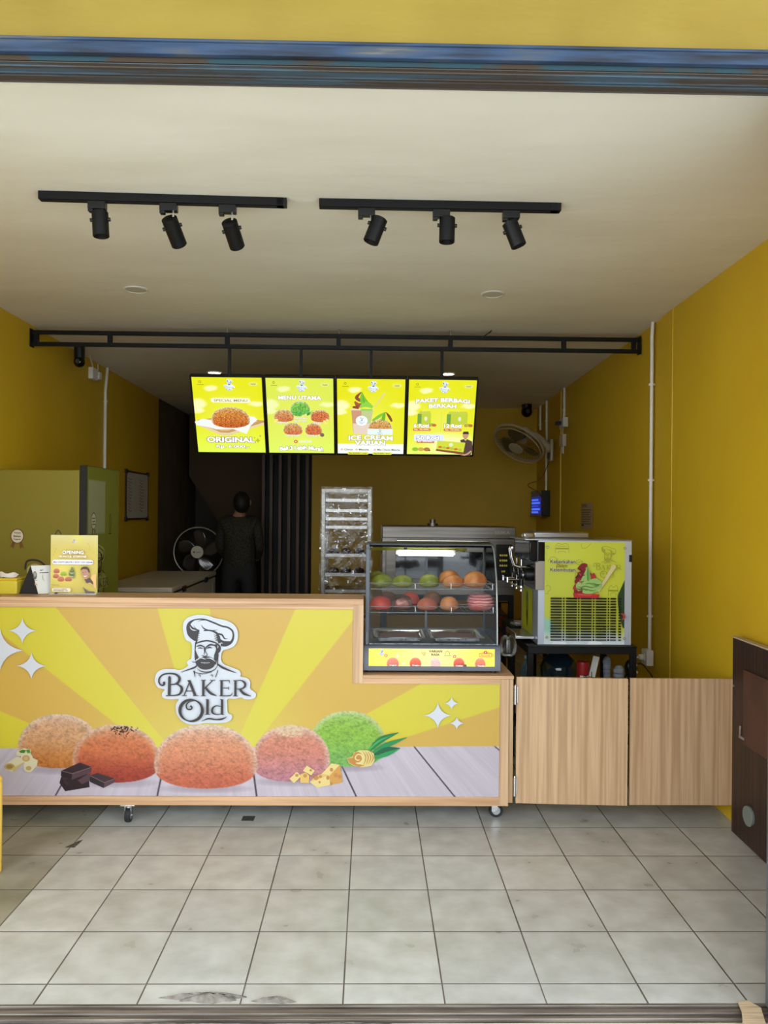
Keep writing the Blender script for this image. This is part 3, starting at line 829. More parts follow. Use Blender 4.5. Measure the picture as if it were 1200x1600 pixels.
half_door('half_door', 'pale oak half door hinged to the end of the counter', 806.5, 981, 3.82, 3.79, True)
half_door('half_door', 'pale oak half door hinged to the wooden post by the dark folded table', 984.5, 1156, 3.80, 3.80, False)
wp = MB(); xw = PY(1161, 1150, 3.82).x
tag(wp.box(xw, wall_rx(3.82) - .002, 3.82, 3.86, cz_(1254), cz_(1058)).build('hinge_post', WOOD_V, None, .001), 'narrow oak hinge post fixed to the yellow wall beside the dark folded table', 'post')

# ================================================================== dark folded table leaning on the right wall
ft = thing('folded_table', 'dark brown boarded folding table standing on edge against the yellow wall', 'table', (wall_rx(3.0) - .055, 3.0, 0))
def pw(y): return wall_rx(y) - wall_rx(3.0)
m = MB(); ya, yb = -.55, .72
zt_ = PY(1166, 996, 3.72).z
m.prism([(pw(3 + ya), ya), (pw(3 + yb), yb), (pw(3 + yb) + .03, yb), (pw(3 + ya) + .03, ya)], .004, zt_, 'z').build('table_top', DARKWOOD, ft, .002)
m = MB(); m.prism([(pw(3 + ya) - .012, ya), (pw(3.58) - .012, .58), (pw(3.58) - .001, .58), (pw(3 + ya) - .001, ya)], .46, .80, 'z').build('folded_flap', M('worn_maroon_board', (84, 50, 40), .6, c2=(70, 42, 34), scale=(8, 8, 8)), ft, .002)
MB().obox((pw(3.59) - .014, .585, .485), (.006, .05, .012)).obox((pw(3.59) - .014, .60, .51), (.006, .012, .05)).build('corner_bracket', STEEL, ft, .001)
MB().cyl((pw(3.52) - .016, .52, .15), (pw(3.52), .52, .15), .045, n=28).build('foot_disc', M('grey_green_rubber', (110, 118, 112), .5), ft, .003)
MB().cyl((pw(3.6) - .006, .69, .70), (pw(3.6), .69, .70), .006, n=12).build('screw_head', STEEL, ft)
MB().prism([(pw(3 + ya) - .002, ya), (pw(3 + yb) - .002, yb), (pw(3 + yb) + .032, yb), (pw(3 + ya) + .032, ya)], zt_, zt_ + .006, 'z').build('edge_band', M('pale_edge_band', (176, 160, 130), .6), ft)

# ================================================================== yellow stool, mostly past the left edge
ysl = PZ(3, 1364, 0).y; sx = PY(4.5, 1290, ysl).x
st = thing('stool', 'yellow plastic stool leg with rounded top at the left edge before the counter', 'stool', (sx - .232, ysl, 0), PI / 4)
YP = M('yellow_plastic', (200, 165, 72), .35)
zs = PY(2, 1212, ysl).z
MB().box(-.165, .165, -.165, .165, zs - .03, zs).build('seat', YP, st, .014, 4)
for sxx in (-1, 1):
    for sy in (-1, 1):
        m = MB(); m.add([(sxx * a, sy * b, z) for z, a0 in ((0, .165), (zs - .02, .165)) for a, b in ((a0, a0), (a0 - .045, a0), (a0 - .045, a0 - .045), (a0, a0 - .045))],
                        [(0, 1, 2, 3), (4, 5, 6, 7), (0, 1, 5, 4), (1, 2, 6, 5), (2, 3, 7, 6), (3, 0, 4, 7)])
        m.build('leg', YP, st, .012, 4)
MB().box(-.15, .15, -.15, .15, zs - .08, zs - .028).build('apron', YP, st, .012, 3)

# ================================================================== display case
YD = 3.85
D0 = PY(567.5, 1045, YD); D1 = PY(782.5, 1045, YD)
dw = (D1.x - D0.x) / 2
dc = thing('display_case', 'glass-fronted lit warming cabinet with two wire shelves on the low end of the counter', 'display case', ((D0.x + D1.x) / 2, YD, zlow))
DP = .46
def dz(py, Y=YD): return PY(675, py, Y).z - zlow
GREY = M('charcoal_enamel', (74, 76, 84), .32, .3)
zb0, zb1 = .012, dz(1008)
m = MB().prism([(-.004, zb0), (0.004, zb1 - .01), (.012, zb1), (DP, zb1), (DP, zb0)], -dw, dw, 'x'); m.build('base', GREY, dc, .002)
for s in (-1, 1): MB().cyl((s * (dw - .03), .04, 0), (s * (dw - .03), .04, .013), .016, n=16).build('rubber_foot', BLACKP, dc); 
for s in (-1, 1): MB().cyl((s * (dw - .03), DP - .04, 0), (s * (dw - .03), DP - .04, .013), .016, n=16).build('rubber_foot', BLACKP, dc)
gw = dw - .016
ztp = dz(849, YD + .22)
prof = [(.012, zb1), (.018, zb1 + .10), (.032, zb1 + .22), (.058, zb1 + .32), (.10, zb1 + .40), (.15, ztp - .03), (.22, ztp - .008)]
m = MB().sheet(lambda u, v: (-gw + 2 * gw * u, *[float(np.interp(v * (len(prof) - 1), range(len(prof)), [p[k] for p in prof])) for k in (0, 1)]), 1, 24)
CURVED = m.build('curved_front_glass', GLASS, dc)
sp_ = [(.02, zb1)] + prof[1:] + [(DP - .01, ztp - .008), (DP - .01, zb1)]
for s in (-1, 1):
    vs = [(s * (gw - .002), p[0], p[1]) for p in sp_]
    mm = MB(); mm.add(vs, [tuple(t) for t in tessellate_polygon([[Vector((p[0], p[1], 0)) for p in sp_]])]); mm.build('side_glass', GLASS, dc)
    MB().tube([(s * gw, p[0], p[1]) for p in prof], .004 if s > 0 else .0042, 8).build('glass_edge_trim', M('clear_edge_grey', (150, 156, 156), .2, .4), dc)
MB().box(-gw - .008, -gw + .012, .012, .035, zb1, ztp - .02).build('front_post', GREY, dc, .002)
MB().box(-gw - .008, -gw + .01, .035, .22, ztp - .03, ztp).build('head_rail', GREY, dc, .002)
for s in (-1, 1): MB().box(s * gw - .008, s * gw + .008, DP - .02, DP, zb1, ztp).build('rear_post', GREY, dc, .001)
MB().box(-gw - .008, gw + .004, .20, DP, ztp - .012, ztp).build('roof_panel', M('black_enamel', (30, 31, 34), .3, .3), dc, .002)
MB().box(-gw, gw, DP - .012, DP - .008, zb1, zb1 + .02).box(-gw, gw, DP - .012, DP - .008, ztp - .03, ztp - .012).box(-.006, .006, DP - .014, DP - .006, zb1, ztp).build('rear_door_frame', GREY, dc)
# lamp
xl0, xl1 = PY(622, 865, YD + .17).x - dc.location.x, PY(709, 865, YD + .17).x - dc.location.x
zl = PY(665, 865, YD + .17).z - zlow
tb = MB().box(xl0, xl1, .16, .19, zl - .012, zl + .012).build('lamp_tube', M('lit_tube', (248, 252, 255), .3, emis=5.0), dc, .006, 3)
MB().box(xl0 - .01, xl1 + .01, .19, .20, zl - .006, zl + .018).cyl((xl1, .18, zl + .005), (xl1 + .06, .21, zl + .01), .003).build('lamp_bracket', WHITEP, dc)
a = Art(1, 0, 0)
ys0 = dz(856, YD + .2); ys1 = dz(859.6, YD + .2)
a.rect(-gw + .012, -ys0, .19, -ys1 + .003, (226, 232, 90)); a.rect(-.135, -ys0, -.118, -ys1 + .003, (70, 74, 70)); 
a.build('header_sticker', PRINT, dc, (0, .20, 0))
# base graphic
a = Art(KX * YD / YC, 675, 1008, KZ * YD / YC)
def rb(X, Y):
    img = np.zeros(X.shape + (3,)); img[:] = (238, 228, 78); mixc(img, (248, 246, 150), np.exp(-((X - 675) / 60) ** 2)); 
    for cx, w_, b_, d_, l_, s_ in ((613, 21, (222, 124, 106), (206, 100, 96), (230, 160, 140), 1), (648.5, 20, (222, 100, 74), (206, 72, 60), (230, 150, 130), 2), (680, 18, (240, 196, 186), (236, 170, 170), (248, 220, 210), 3),
                                   (717, 19, (218, 96, 74), (196, 66, 60), (226, 150, 130), 4), (750.5, 18, (226, 130, 100), (214, 110, 90), (236, 180, 150), 5)):
        paint_bun(img, X, Y, cx - w_ / 2, cx + w_ / 2, 1026.5, 1043.5, b_, d_, l_, s_, .35, .15)
    return img
a.raster(575, 1013.5, 773.5, 1041, 398, 56, rb)
TXT = (110, 60, 40)
a.text('VARIAN', 680, 1017.4, 21, 3.9, TXT, .045); a.text('RASA', 680, 1022.6, 13, 3.7, TXT, .045)
a.T = (1 / 110, 590, 1014.5); chef_logo(a, (60, 60, 90), (225, 228, 250)); a.T = None
for x, y in ((602, 1023.5), (709.5, 1024.5)):
    a.ell(x, y, 2.6, 2.4, (206, 50, 44), 6); a.ell(x, y, 1.2, 1.1, (250, 240, 220), 8)
a.star(620, 1024, 3, (255, 255, 240)); a.star(629.5, 1036, 2.5, (255, 255, 240))
a.pill(748, 1019.5, 768, 1024.5, (214, 90, 50), 1); a.pill(748.6, 1020.1, 767.4, 1023.9, (240, 226, 96), 1); a.text('Favorit', 758, 1022, 15, 2, (190, 80, 50), .02)
a.ell(758, 1017.8, 2.8, 2.4, (196, 40, 40), 8); a.star(758, 1017.8, 1.6, (255, 240, 230))
for t in (-1, 0, 1): a.stroke([(662, 1024), (661 + t * 3, 1017 + abs(t))], [.3, 1], (200, 120, 50))
a.stroke([(694, 1022), (697, 1016), (701, 1018), (702, 1022)], .6, (110, 100, 40)); a.stroke([(693, 1023), (704, 1023)], .6, (110, 100, 40))
for k, cx in enumerate((613, 649, 717, 751)):
    a.text(('Original', 'Keju', 'Coklat', 'Vanila')[k], cx, 1038.6, 11, 2.4, (255, 250, 235), .03)
for k in range(9): a.ell(673 + k * 1.8, 1031 + (k * 7 % 5), .5, .5, (210, 60, 80), 6)
a.ell(726, 1038.5, 2.6, 2.2, (96, 70, 70), 8)
g = a.build('flavour_label', PRINT, dc, (0, -.0045, zb1))
# shelves
WIRE = M('shelf_wire', (190, 196, 196), .25, .9)
def shelf(zf, y0_, name):
    m = MB(); x0, x1 = -gw + .012, gw - .012; z = zf
    for yy in (y0_, DP - .03): m.tube([(x0, yy, z), (x1, yy, z)], .0025, 6)
    m.tube([(x0, y0_, z + .030), (x1, y0_, z + .030)], .002, 6)
    for xx in (x0, (x0 + x1) / 2 - .08, (x0 + x1) / 2 + .1, x1): m.tube([(xx, y0_, z), (xx, y0_, z + .03)], .0018, 6)
    for xx in (x0, x1): m.tube([(xx, y0_, z + .03), (xx, DP - .03, z + .03)], .002, 6); m.tube([(xx, y0_, z), (xx, DP - .03, z)], .0025, 6)
    n = 26
    for i in range(1, n): m.tube([(x0 + (x1 - x0) * i / n, y0_, z + .001), (x0 + (x1 - x0) * i / n, DP - .03, z + .001)], .0012, 5)
    m.build(name, WIRE, dc)
S1Y, S2Y = .10, .075
z1 = dz(921, YD + S1Y); z2 = dz(957.5, YD + S2Y)
shelf(z1, S1Y, 'wire_shelf'); shelf(z2, S2Y, 'wire_shelf')
MB().box(-gw + .004, gw - .004, .02, DP - .02, zb1, zb1 + .004).build('perforated_deck', M('perforated_steel', (120, 122, 124), .3, .9, c2=(50, 50, 52), scale=(120, 120, 120), ramp=(.55, .6), detail=0), dc)

def pan(px0, px1, label):
    x0 = PY(px0, 1000, YD + .05).x; x1 = PY(px1, 1000, YD + .05).x; w_ = (x1 - x0) / 2
    t = thing('steel_pan', label, 'pan', ((x0 + x1) / 2, YD + .025, zlow + zb1 + .005), 0, None)
    def ring(e, z): return [(-w_ + e, e, z), (w_ - e, e, z), (w_ - e, .30 - e, z), (-w_ + e, .30 - e, z)]
    vs = ring(0, .026) + ring(.012, .028) + ring(.018, .022) + ring(.03, .004)
    fs = [(4 * r + i, 4 * r + (i + 1) % 4, 4 * r + 4 + (i + 1) % 4, 4 * r + 4 + i) for r in range(3) for i in range(4)] + [(12, 13, 14, 15)]
    o = MB().add(vs, fs).build('pan_body', CHROME, t, .004, 3); s_ = o.modifiers.new('t', 'SOLIDIFY'); s_.thickness = .0015
    MB().box(-w_ + .035, w_ - .035, .04, .26, .008, .012).build('pan_liner', M('reddish_liner', (120, 70, 60), .4), t)
pan(583, 667, 'empty stainless steel tray in the bottom of the warming cabinet, beneath the red bun'); pan(672, 757, 'empty stainless steel tray in the bottom of the warming cabinet, beneath the bagged buns')

# buns
def bun_mesh(R, H, seed):
    rnd = random.Random(seed); ph = [rnd.random() * 6 for _ in range(5)]
    def fn(u, v):
        a = u * 2 * PI; t = v * PI
        r = math.sin(t) ** .85; z = math.cos(t)
        k = 1 + .03 * math.sin(3 * a + ph[0]) + .02 * math.sin(5 * a + ph[1] + 3 * t)
        zz = z * H * .72 if z > 0 else z * H * .28
        return (R * r * k * math.cos(a), R * r * k * math.sin(a), zz + H * .28)
    return MB().sheet(fn, 36, 22)
def bun_mat(name, c, c2): return M(name, c, .55, c2=c2, scale=(14, 14, 9), bump=.0022, bscale=(160, 160, 120), ramp=(.38, .62), detail=3, coat=.1)
BG = bun_mat('pandan_crust', (134, 140, 54), (104, 112, 32)); BB = bun_mat('golden_crust', (206, 140, 82), (172, 100, 52)); BR = bun_mat('red_crust', (206, 74, 54), (168, 50, 36)); BK = bun_mat('brown_crust', (132, 84, 54), (96, 56, 38)); BP = bun_mat('pink_brown_crust', (190, 104, 72), (150, 70, 50))
def bun(px, py, Yo, wpx, mat_, label, Hf=.62, group=None, name='bun', base=None):
    p = PY(px, py, YD + Yo); R = wpx / 2 / FPX * (YD + Yo)
    o = bun_mesh(R, R * 2 * Hf, int(px * 7)).build(name, mat_)
    o.location = (p.x, YD + Yo, base); tag(o, label, 'bun', group); return o
b1 = zlow + z1 + .004; b2 = zlow + z2 + .004
G1 = 'buns on the top shelf of the warming cabinet'; G2 = 'buns on the lower shelf of the warming cabinet'
bun(595.5, 912, .165, 34, BG, 'green bun at the left end of the top wire shelf, nearest the glass', .62, G1, base=b1)
bun(589, 912, .30, 32, BG, 'green bun behind the leftmost green one on the top shelf', .66, G1, base=b1)
bun(629.5, 912, .165, 33, BG, 'green bun second along the top shelf, its top slightly peaked', .58, G1, base=b1)
bun(671, 912, .165, 32, BG, 'round green bun in the middle of the top shelf beside the golden ones', .66, G1, base=b1)
bun(708, 912, .165, 33, BB, 'golden bun on the top shelf right beside the last green one', .6, G1, base=b1)
bun(702, 912, .30, 33, BB, 'golden brown bun half hidden behind another, back of the top shelf', .72, G1, base=b1)
bun(741.5, 912, .175, 37, BB, 'large shiny golden bun at the right end of the top shelf', .7, G1, base=b1)
bun(594.5, 950, .145, 35, BR, 'bright red bun at the left end of the lower shelf', .62, G2, base=b2)
bun(628, 950, .145, 27, BP, 'small brown bun in a clear bag, second on the lower shelf', .7, G2, base=b2)
bun(668, 950, .145, 32, BP, 'reddish brown bun in the middle of the lower shelf', .62, G2, base=b2)
bun(702, 950, .15, 29, BB, 'tan bun on the lower shelf just left of the striped bag', .75, G2, base=b2)
bun(749, 950, .155, 36, BR, 'orange red bun inside the striped bag on the lower shelf', .6, G2, base=b2)
bun(605, 940, .33, 30, BK, 'dark brown bun in the back row of the lower shelf, behind the red one', .75, G2, base=b2)
bun(641, 940, .33, 30, BR, 'red bun in the back row of the lower shelf, behind the small bagged one', .72, G2, base=b2)
bun(676, 940, .33, 30, BK, 'dark brown bun in the back row of the lower shelf, behind the middle one', .75, G2, base=b2)
def bag(px, Yo, w_, d_, h_, mat_, label, base):
    p = PY(px, 950, YD + Yo); rnd = random.Random(int(px)); ph = [rnd.random() * 6 for _ in range(6)]
    def fn(u, v):
        a = u * 2 * PI; t = .02 + v * .96 * PI; r = math.sin(t) ** .6
        k = 1 + .03 * math.sin(7 * a + ph[0] + 5 * t) + .02 * math.sin(13 * a + ph[1] - 7 * t)
        return (w_ / 2 * r * k * math.copysign(abs(math.cos(a)) ** .7, math.cos(a)), d_ / 2 * r * k * math.copysign(abs(math.sin(a)) ** .7, math.sin(a)), h_ / 2 * (1 + math.cos(t) * (1 + .04 * math.sin(9 * a + ph[2]))))
    o = MB().sheet(fn, 48, 20).build('bread_bag', mat_); o.location = (p.x, YD + Yo, base); tag(o, label, 'bag')
WRAP = mat_film('clear_wrap', .03, (250, 250, 250), .12, .003, 60)
def striped():
    m = bpy.data.materials.new('red_striped_wrap'); m.use_nodes = True; nt = m.node_tree; b = nt.nodes['Principled BSDF']; N = nt.nodes.new; L = nt.links.new
    o = nt.nodes['Material Output']; t = N('ShaderNodeBsdfTransparent'); mx = N('ShaderNodeMixShader')
    tc = N('ShaderNodeTexCoord'); wv = N('ShaderNodeTexWave'); wv.bands_direction = 'Z'; wv.inputs['Scale'].default_value = 22; wv.inputs['Distortion'].default_value = 3
    L(tc.outputs['Object'], wv.inputs[0]); r = N('ShaderNodeValToRGB'); L(wv.outputs[0], r.inputs[0]); r.color_ramp.elements[0].position = .45; r.color_ramp.elements[1].position = .6
    r.color_ramp.elements[0].color = (.15, .15, .15, 1); r.color_ramp.elements[1].color = (.75, .75, .75, 1)
    b.inputs['Base Color'].default_value = (*lin((224, 150, 150)), 1); b.inputs['Roughness'].default_value = .15
    L(r.outputs[0], mx.inputs[0]); L(t.outputs[0], mx.inputs[1]); L(b.outputs[0], mx.inputs[2]); L(mx.outputs[0], o.inputs[0]); return m
bag(628, .145, .10, .11, .075, WRAP, 'clear plastic bag around the small brown bun, lower shelf', b2)
bag(750, .16, .135, .14, .088, striped(), 'red and white striped plastic bag at the right end of the lower shelf', b2)

# ================================================================== soft ice machine on its stand
YM = 4.35
mx0 = PY(840.5, 950, YM).x; mx1 = PY(987, 950, YM).x; mz0 = PY(910, 1008, YM).z; mz1 = PY(910, 843, YM).z
MD = .48
im = thing('ice_cream_machine', 'steel soft ice cream machine with a yellow printed side panel and louvres', 'ice cream machine', (mx0, YM, mz0))
W_, H_ = mx1 - mx0, mz1 - mz0
LS = M('light_blue_grey_steel', (188, 194, 208), .3, .35)
MB().box(.0, W_, .004, MD, .0, H_ - .004).build('body', LS, im, .003)
MB().box(-.075, W_ + .003, -.001, MD + .002, H_ - .006, H_).build('top_edge', STEEL, im, .001)
kx = W_ / 146.5; kz = H_ / 165
a = Art(kx, 840.5, 1008, kz)
LY = (192, 196, 62)
def mpan(X, Y):
    img = np.zeros(X.shape + (3,)); img[:] = LY
    dg = np.clip(((X - 963 - (976 - 963) * ((978 - Y) / 75.) ** 1.3 * np.sign(1)) ), -50, 50)
    xe = np.where(Y < 930, 976 - (Y - 905) * .45, 964.8 + (Y > 930) * ((Y - 930) / 50) ** 2 * 8)
    mixc(img, (40, 66, 40), np.clip((X - xe) * 1.2, 0, 1) * (Y > 905) * np.clip((982 - Y) * .5, 0, 1))
    cl = 976 - 10 * vn(X / 9., X * 0, 7) - 6 * np.exp(-((X - 856) / 8) ** 2) - 4 * np.sin(X / 7.)
    mixc(img, (150, 196, 176), np.clip((Y - cl) / 8, 0, 1) * np.clip((995 - Y) / 8 + .5, 0, 1) * np.clip(1.6 - np.abs(X - 850) / 18, 0, 1))
    mixc(img, (214, 226, 228), sst(978, 1000, Y + 3 * np.sin(X / 6.)))
    for cx in (874, 930): mixc(img, (240, 244, 244), np.clip((1 - ((X - cx) / 13) ** 2 - ((Y - 1008) / 8.) ** 2) * 4, 0, 1))
    return img
a.raster(850.5, 847, 976, 1007, 250, 320, mpan)
def m_(pts): return [(840 + x / 7.742, 840 + y / 7.742) for x, y in pts]
OL = (150, 146, 50)
def ol(pts, wd=.7): a.stroke(m_(pts), wd, OL, 3)
ol([(210, 190), (212, 110), (245, 75), (290, 85), (340, 75), (372, 110), (372, 190)]); ol([(215, 135), (370, 135)], 2.5); ol([(250, 190), (250, 172), (330, 172), (330, 190)]); ol([(232, 105), (350, 105)])
ol([(520, 75), (530, 125), (580, 125), (640, 72)]); ol([(455, 300), (490, 268), (540, 290), (510, 330), (460, 310), (540, 290)]); ol([(90, 600), (130, 580), (158, 630), (120, 660), (125, 685), (90, 680)])
ol([(855, 700), (858, 620), (885, 575), (915, 600), (950, 575), (972, 620), (972, 700)]); ol([(862, 640), (970, 640)], 2.5); ol([(885, 700), (885, 670), (945, 670), (945, 700)]); ol([(445, 700), (450, 440), (480, 425)]); ol([(120, 300), (150, 245), (200, 240), (240, 270)])
a.T = (.4 / 7.742, 840 + 600 / 7.742, 840 + 60 / 7.742); chef_logo(a, (160, 156, 54), None, False); a.T = None
for t, y, wd, hh, cc in (('Keberkahan', 290, 300, 46, (30, 24, 20)), ('Kelembutan', 388, 300, 46, (30, 24, 20))):
    x_, y_ = m_([(293, y)])[0]; a.text(t, x_, y_, wd / 7.742, hh / 7.742, cc, .02, outline=(236, 234, 190), ow=.035)
x_, y_ = m_([(280, 340)])[0]; a.text('Dalam', x_, y_, 18, 5, (120, 84, 20), .01, shear=.4)
# wooden spoon
a.stroke(m_([(725, 650), (790, 540), (870, 410), (915, 345)]), [2.5, 4.5, 6, 7], (206, 190, 140)); a.ell(*m_([(905, 350)])[0], 4, 3.4, (206, 190, 140))
# two-flavour swirl in a cup
R1, R2, R3 = (128, 30, 34), (166, 50, 48), (92, 20, 26)
for p, wd, c in (([(590, 335), (545, 340), (505, 400)], [3, 9, 12], R1), ([(520, 400), (560, 470), (640, 480)], [14, 22, 12], R1), ([(490, 460), (545, 520), (600, 540)], [10, 16, 10], R2), ([(640, 440), (665, 480), (650, 530)], [8, 8, 5], R2),
                 ([(455, 500), (500, 470), (560, 500)], [5, 9, 5], R3), ([(450, 560), (500, 540), (560, 600)], [9, 16, 12], R1), ([(425, 630), (480, 600), (540, 640)], [5, 14, 10], R2), ([(445, 590), (500, 570)], [3, 4], R3), ([(430, 660), (500, 650), (560, 670)], [5, 8, 8], R1),
                 ([(500, 380), (535, 420)], [2, 4], R3), ([(485, 430), (520, 450)], [2, 5], R2)):
    a.stroke(m_(p), wd, c)
G1_, G2_, G3_ = (150, 184, 104), (112, 156, 74), (84, 124, 56)
a.poly(m_([(590, 335), (560, 420), (520, 520), (560, 548), (640, 530), (620, 430)]), G2_); a.poly(m_([(590, 335), (580, 430), (585, 545), (530, 540), (515, 500), (560, 410)]), G1_); a.stroke(m_([(588, 350), (592, 440), (600, 545)]), [.5, 1.6, 1], G3_)
for p, wd, c in (([(500, 640), (490, 590), (540, 560), (620, 590), (700, 640)], [5, 11, 14, 13, 6], G1_), ([(620, 545), (690, 535), (720, 580), (660, 620)], [9, 12, 12, 8], G1_), ([(505, 600), (560, 585), (640, 600), (700, 585)], [.5, 1.8, 1.6, .5], G3_), ([(510, 610), (580, 640), (660, 645)], [2, 3, 1], G2_),
                 ([(620, 550), (665, 570), (715, 590)], [2, 2.5, 1], G2_), ([(530, 650), (600, 655), (670, 650)], [4, 6, 4], G1_), ([(640, 620), (690, 630), (715, 610)], [3, 6, 3], G1_), ([(510, 630), (570, 622), (650, 640), (700, 628)], [.4, 1.6, 1.4, .4], G3_), ([(560, 560), (610, 548), (650, 562)], [.4, 1.5, .4], G3_), ([(640, 545), (680, 560), (700, 600)], [.4, 1.6, .5], G3_), ([(540, 600), (580, 640)], [.4, 1.3], G3_), ([(500, 420), (540, 455), (560, 440)], [.4, 1.5, .4], R3), ([(470, 520), (510, 535), (550, 520)], [.4, 1.6, .4], R3), ([(450, 610), (500, 625), (530, 605)], [.4, 1.6, .4], R3), ([(490, 500), (520, 560)], [.4, 1.3], (196, 90, 84))):
    a.stroke(m_(p), wd, c)
a.poly(m_([(415, 668), (735, 680), (725, 740), (430, 730)]), (176, 44, 44)); a.poly(m_([(470, 672), (640, 676), (640, 700), (480, 695)]), (196, 70, 66))
a.stroke(m_([(985, 905), (1025, 925), (1035, 960), (1000, 990)]), [1, 3, 3, 1], (176, 60, 60))
# louvre slots and round holes
SLOT = (24, 24, 24)
for r in range(16):
    y = 845.5 + 88 + r * 4.35 * .985
    for x0_, x1_ in ((859, 876.5), (882.7, 900), (905.8, 923), (929, 946), (951.8, 961), (964.5, 969)):
        a.rect(x0_, y, x1_, y + 2.5, SLOT if r < 15 else (120, 124, 122), lift=False)
        if r % 4 == 3 or (r * 3 + int(x0_)) % 7 == 0: a.rect(x0_, y + 1.5, x1_, y + 2.5, (128, 118, 106), lift=False)
    for x_ in (879.5, 902.8, 926, 949): a.ell(x_, y + 1.2, 1.6, 1.5, SLOT, 10, lift=False)
for x_, y_ in ((853.5, 855), (974, 856), (853.5, 995), (974, 996.5)): a.ell(x_, y_, 2.2, 2, (120, 120, 100), 12); a.ell(x_, y_, 1.2, 1.1, (190, 190, 180), 10)
a.build('printed_side_panel', PRINT, im, (0, .0035, 0))
# head: black upper housing, grey block, dispensing gear
def mx(px, Y=YM): return PY(px, 950, Y).x - mx0
def mzz(py, Y=YM): return PY(850, py, Y).z - mz0
BLK = M('gloss_black', (16, 16, 17), .12)
MB().box(mx(822, YM + .1), -.001, .02, MD - .02, mzz(877), H_ - .008).build('front_hood', BLK, im, .006)
MB().box(0, mx(850.4), -.0005, .004, mzz(877), mzz(847)).build('hood_side', BLK, im)
MB().box(mx(836), mx(850), -.003, .02, mzz(922), mzz(878)).build('mixer_block', M('warm_grey_steel', (150, 140, 130), .3, .6), im, .002)
MB().box(mx(836), -.001, .02, MD - .02, mzz(922), mzz(877)).build('freezer_door', M('dark_casting', (60, 58, 58), .25, .6), im, .004)
for k, yy in enumerate((.10, .24, .38)):
    x_ = -.035; g_ = MB()
    g_.cyl((-.001, yy, mzz(900)), (x_ - .02, yy, mzz(900)), .036, n=24).cyl((x_ - .02, yy, mzz(900)), (x_ - .05, yy, mzz(900)), .028, n=24)
    g_.cyl((x_ - .04, yy, mzz(886)), (x_ - .04, yy, mzz(920)), .013, n=16)
    h = g_.build('draw_valve', BLACKP, im, .002)
    MB().lathe([(.014, 0), (.016, -.01), (.010, -.02), (.012, -.03), (.002, -.031)], (x_ - .04, yy, mzz(918)), 12).cyl((x_ - .04, yy, mzz(886)), (x_ - .04, yy, mzz(876)), .006, n=12).ring((x_ - .035, yy, mzz(900)), (1, 0, 0), .03, .004, 24, 6).build('nozzle', CHROME, h)
lv = MB(); xx = mx(812, YM + .1); zc = mzz(886, YM + .1)
for dy in (.08, .13):
    lv.tube([(xx, dy, zc), (xx - .035, dy, zc + .01), (xx - .05, dy, zc + .05), (xx - .058, dy, mzz(858, YM + .1)), (xx - .05, dy, mzz(855, YM + .1))], .006, 10)
lv.tube([(xx - .05, .08, mzz(856, YM + .1)), (xx - .05, .13, mzz(856, YM + .1))], .006, 10)
lv.tube([(-.02, .08, zc), (xx, .08, zc)], .006, 8); lv.tube([(-.02, .13, zc), (xx, .13, zc)], .006, 8)
lv.build('lever_handle', CHROME, im)
for yy in (.1, .24):
    lv = MB()
    z_ = mzz(906, YM + .1); lv.tube([(-.05, yy, z_), (-.15, yy, z_)], .005, 8); lv.obox((-.155, yy, z_), (.008, .02, .03)); lv.tube([(-.1, yy, z_), (-.1, yy, z_ + .03)], .004, 8)
    lv.build('cross_lever', CHROME, im, .001)
# control strip and front graphic on the dispensing face
MB().box(mx(829, YM + .2), -.001, .18, MD - .02, H_ - .02, H_ + .002).build('head_cap', STEEL, im, .003)
a = Art(.001, 0, 0); a.poly([(0, 0), (300, 0), (300, 260), (0, 260)], (196, 200, 48)); a.poly([(120, 60), (150, 20), (180, 60), (170, 190), (150, 230), (130, 190)], (88, 116, 40), True); a.ell(150, 110, 22, 40, (140, 150, 50)); a.ell(150, 160, 16, 30, (60, 60, 40))
o = a.build('front_panel_print', PRINT, im, (-.002, .44, mzz(925)), (0, 0, -PI / 2))
MB().box(-.11, -.002, .08, .36, .02, .035).box(-.11, -.105, .08, .36, .035, .05).build('drip_tray', STEEL, im, .002)
MB().box(mx(845), mx(935), .20, MD - .03, H_, H_ + .035).build('hopper_lid', STEEL, im, .008, 3)
MB().box(mx(825), mx(842), .14, .22, H_, H_ + .03).build('hopper_catch', CHROME, im, .008)
MB().box(mx(982.5), mx(987.4), -.001, .004, mzz(877), mzz(866)).build('rating_tag', BLACKP, im)
# stand
sd = thing('machine_stand', 'black steel stand with a lower shelf carrying the ice cream machine', 'stand', (mx0 - .06, YM - .03, 0))
SW, SDp, SH = W_ + .08, MD + .10, mz0
MB().box(0, SW, 0, SDp, SH - .045, SH - .004).box(-.002, SW + .002, -.004, SDp, SH - .008, SH - .0005).build('table_frame', BLACKMETAL, sd, .002)
for xx in (.016, SW - .016):
    for yy in (.016, SDp - .016): MB().box(xx - .016, xx + .016, yy - .016, yy + .016, 0, SH - .045).build('leg', BLACKMETAL, sd, .001)
MB().box(.0, SW, .0, SDp, .235, .26).build('lower_shelf', BLACKMETAL, sd, .002)
SHZ = .2605
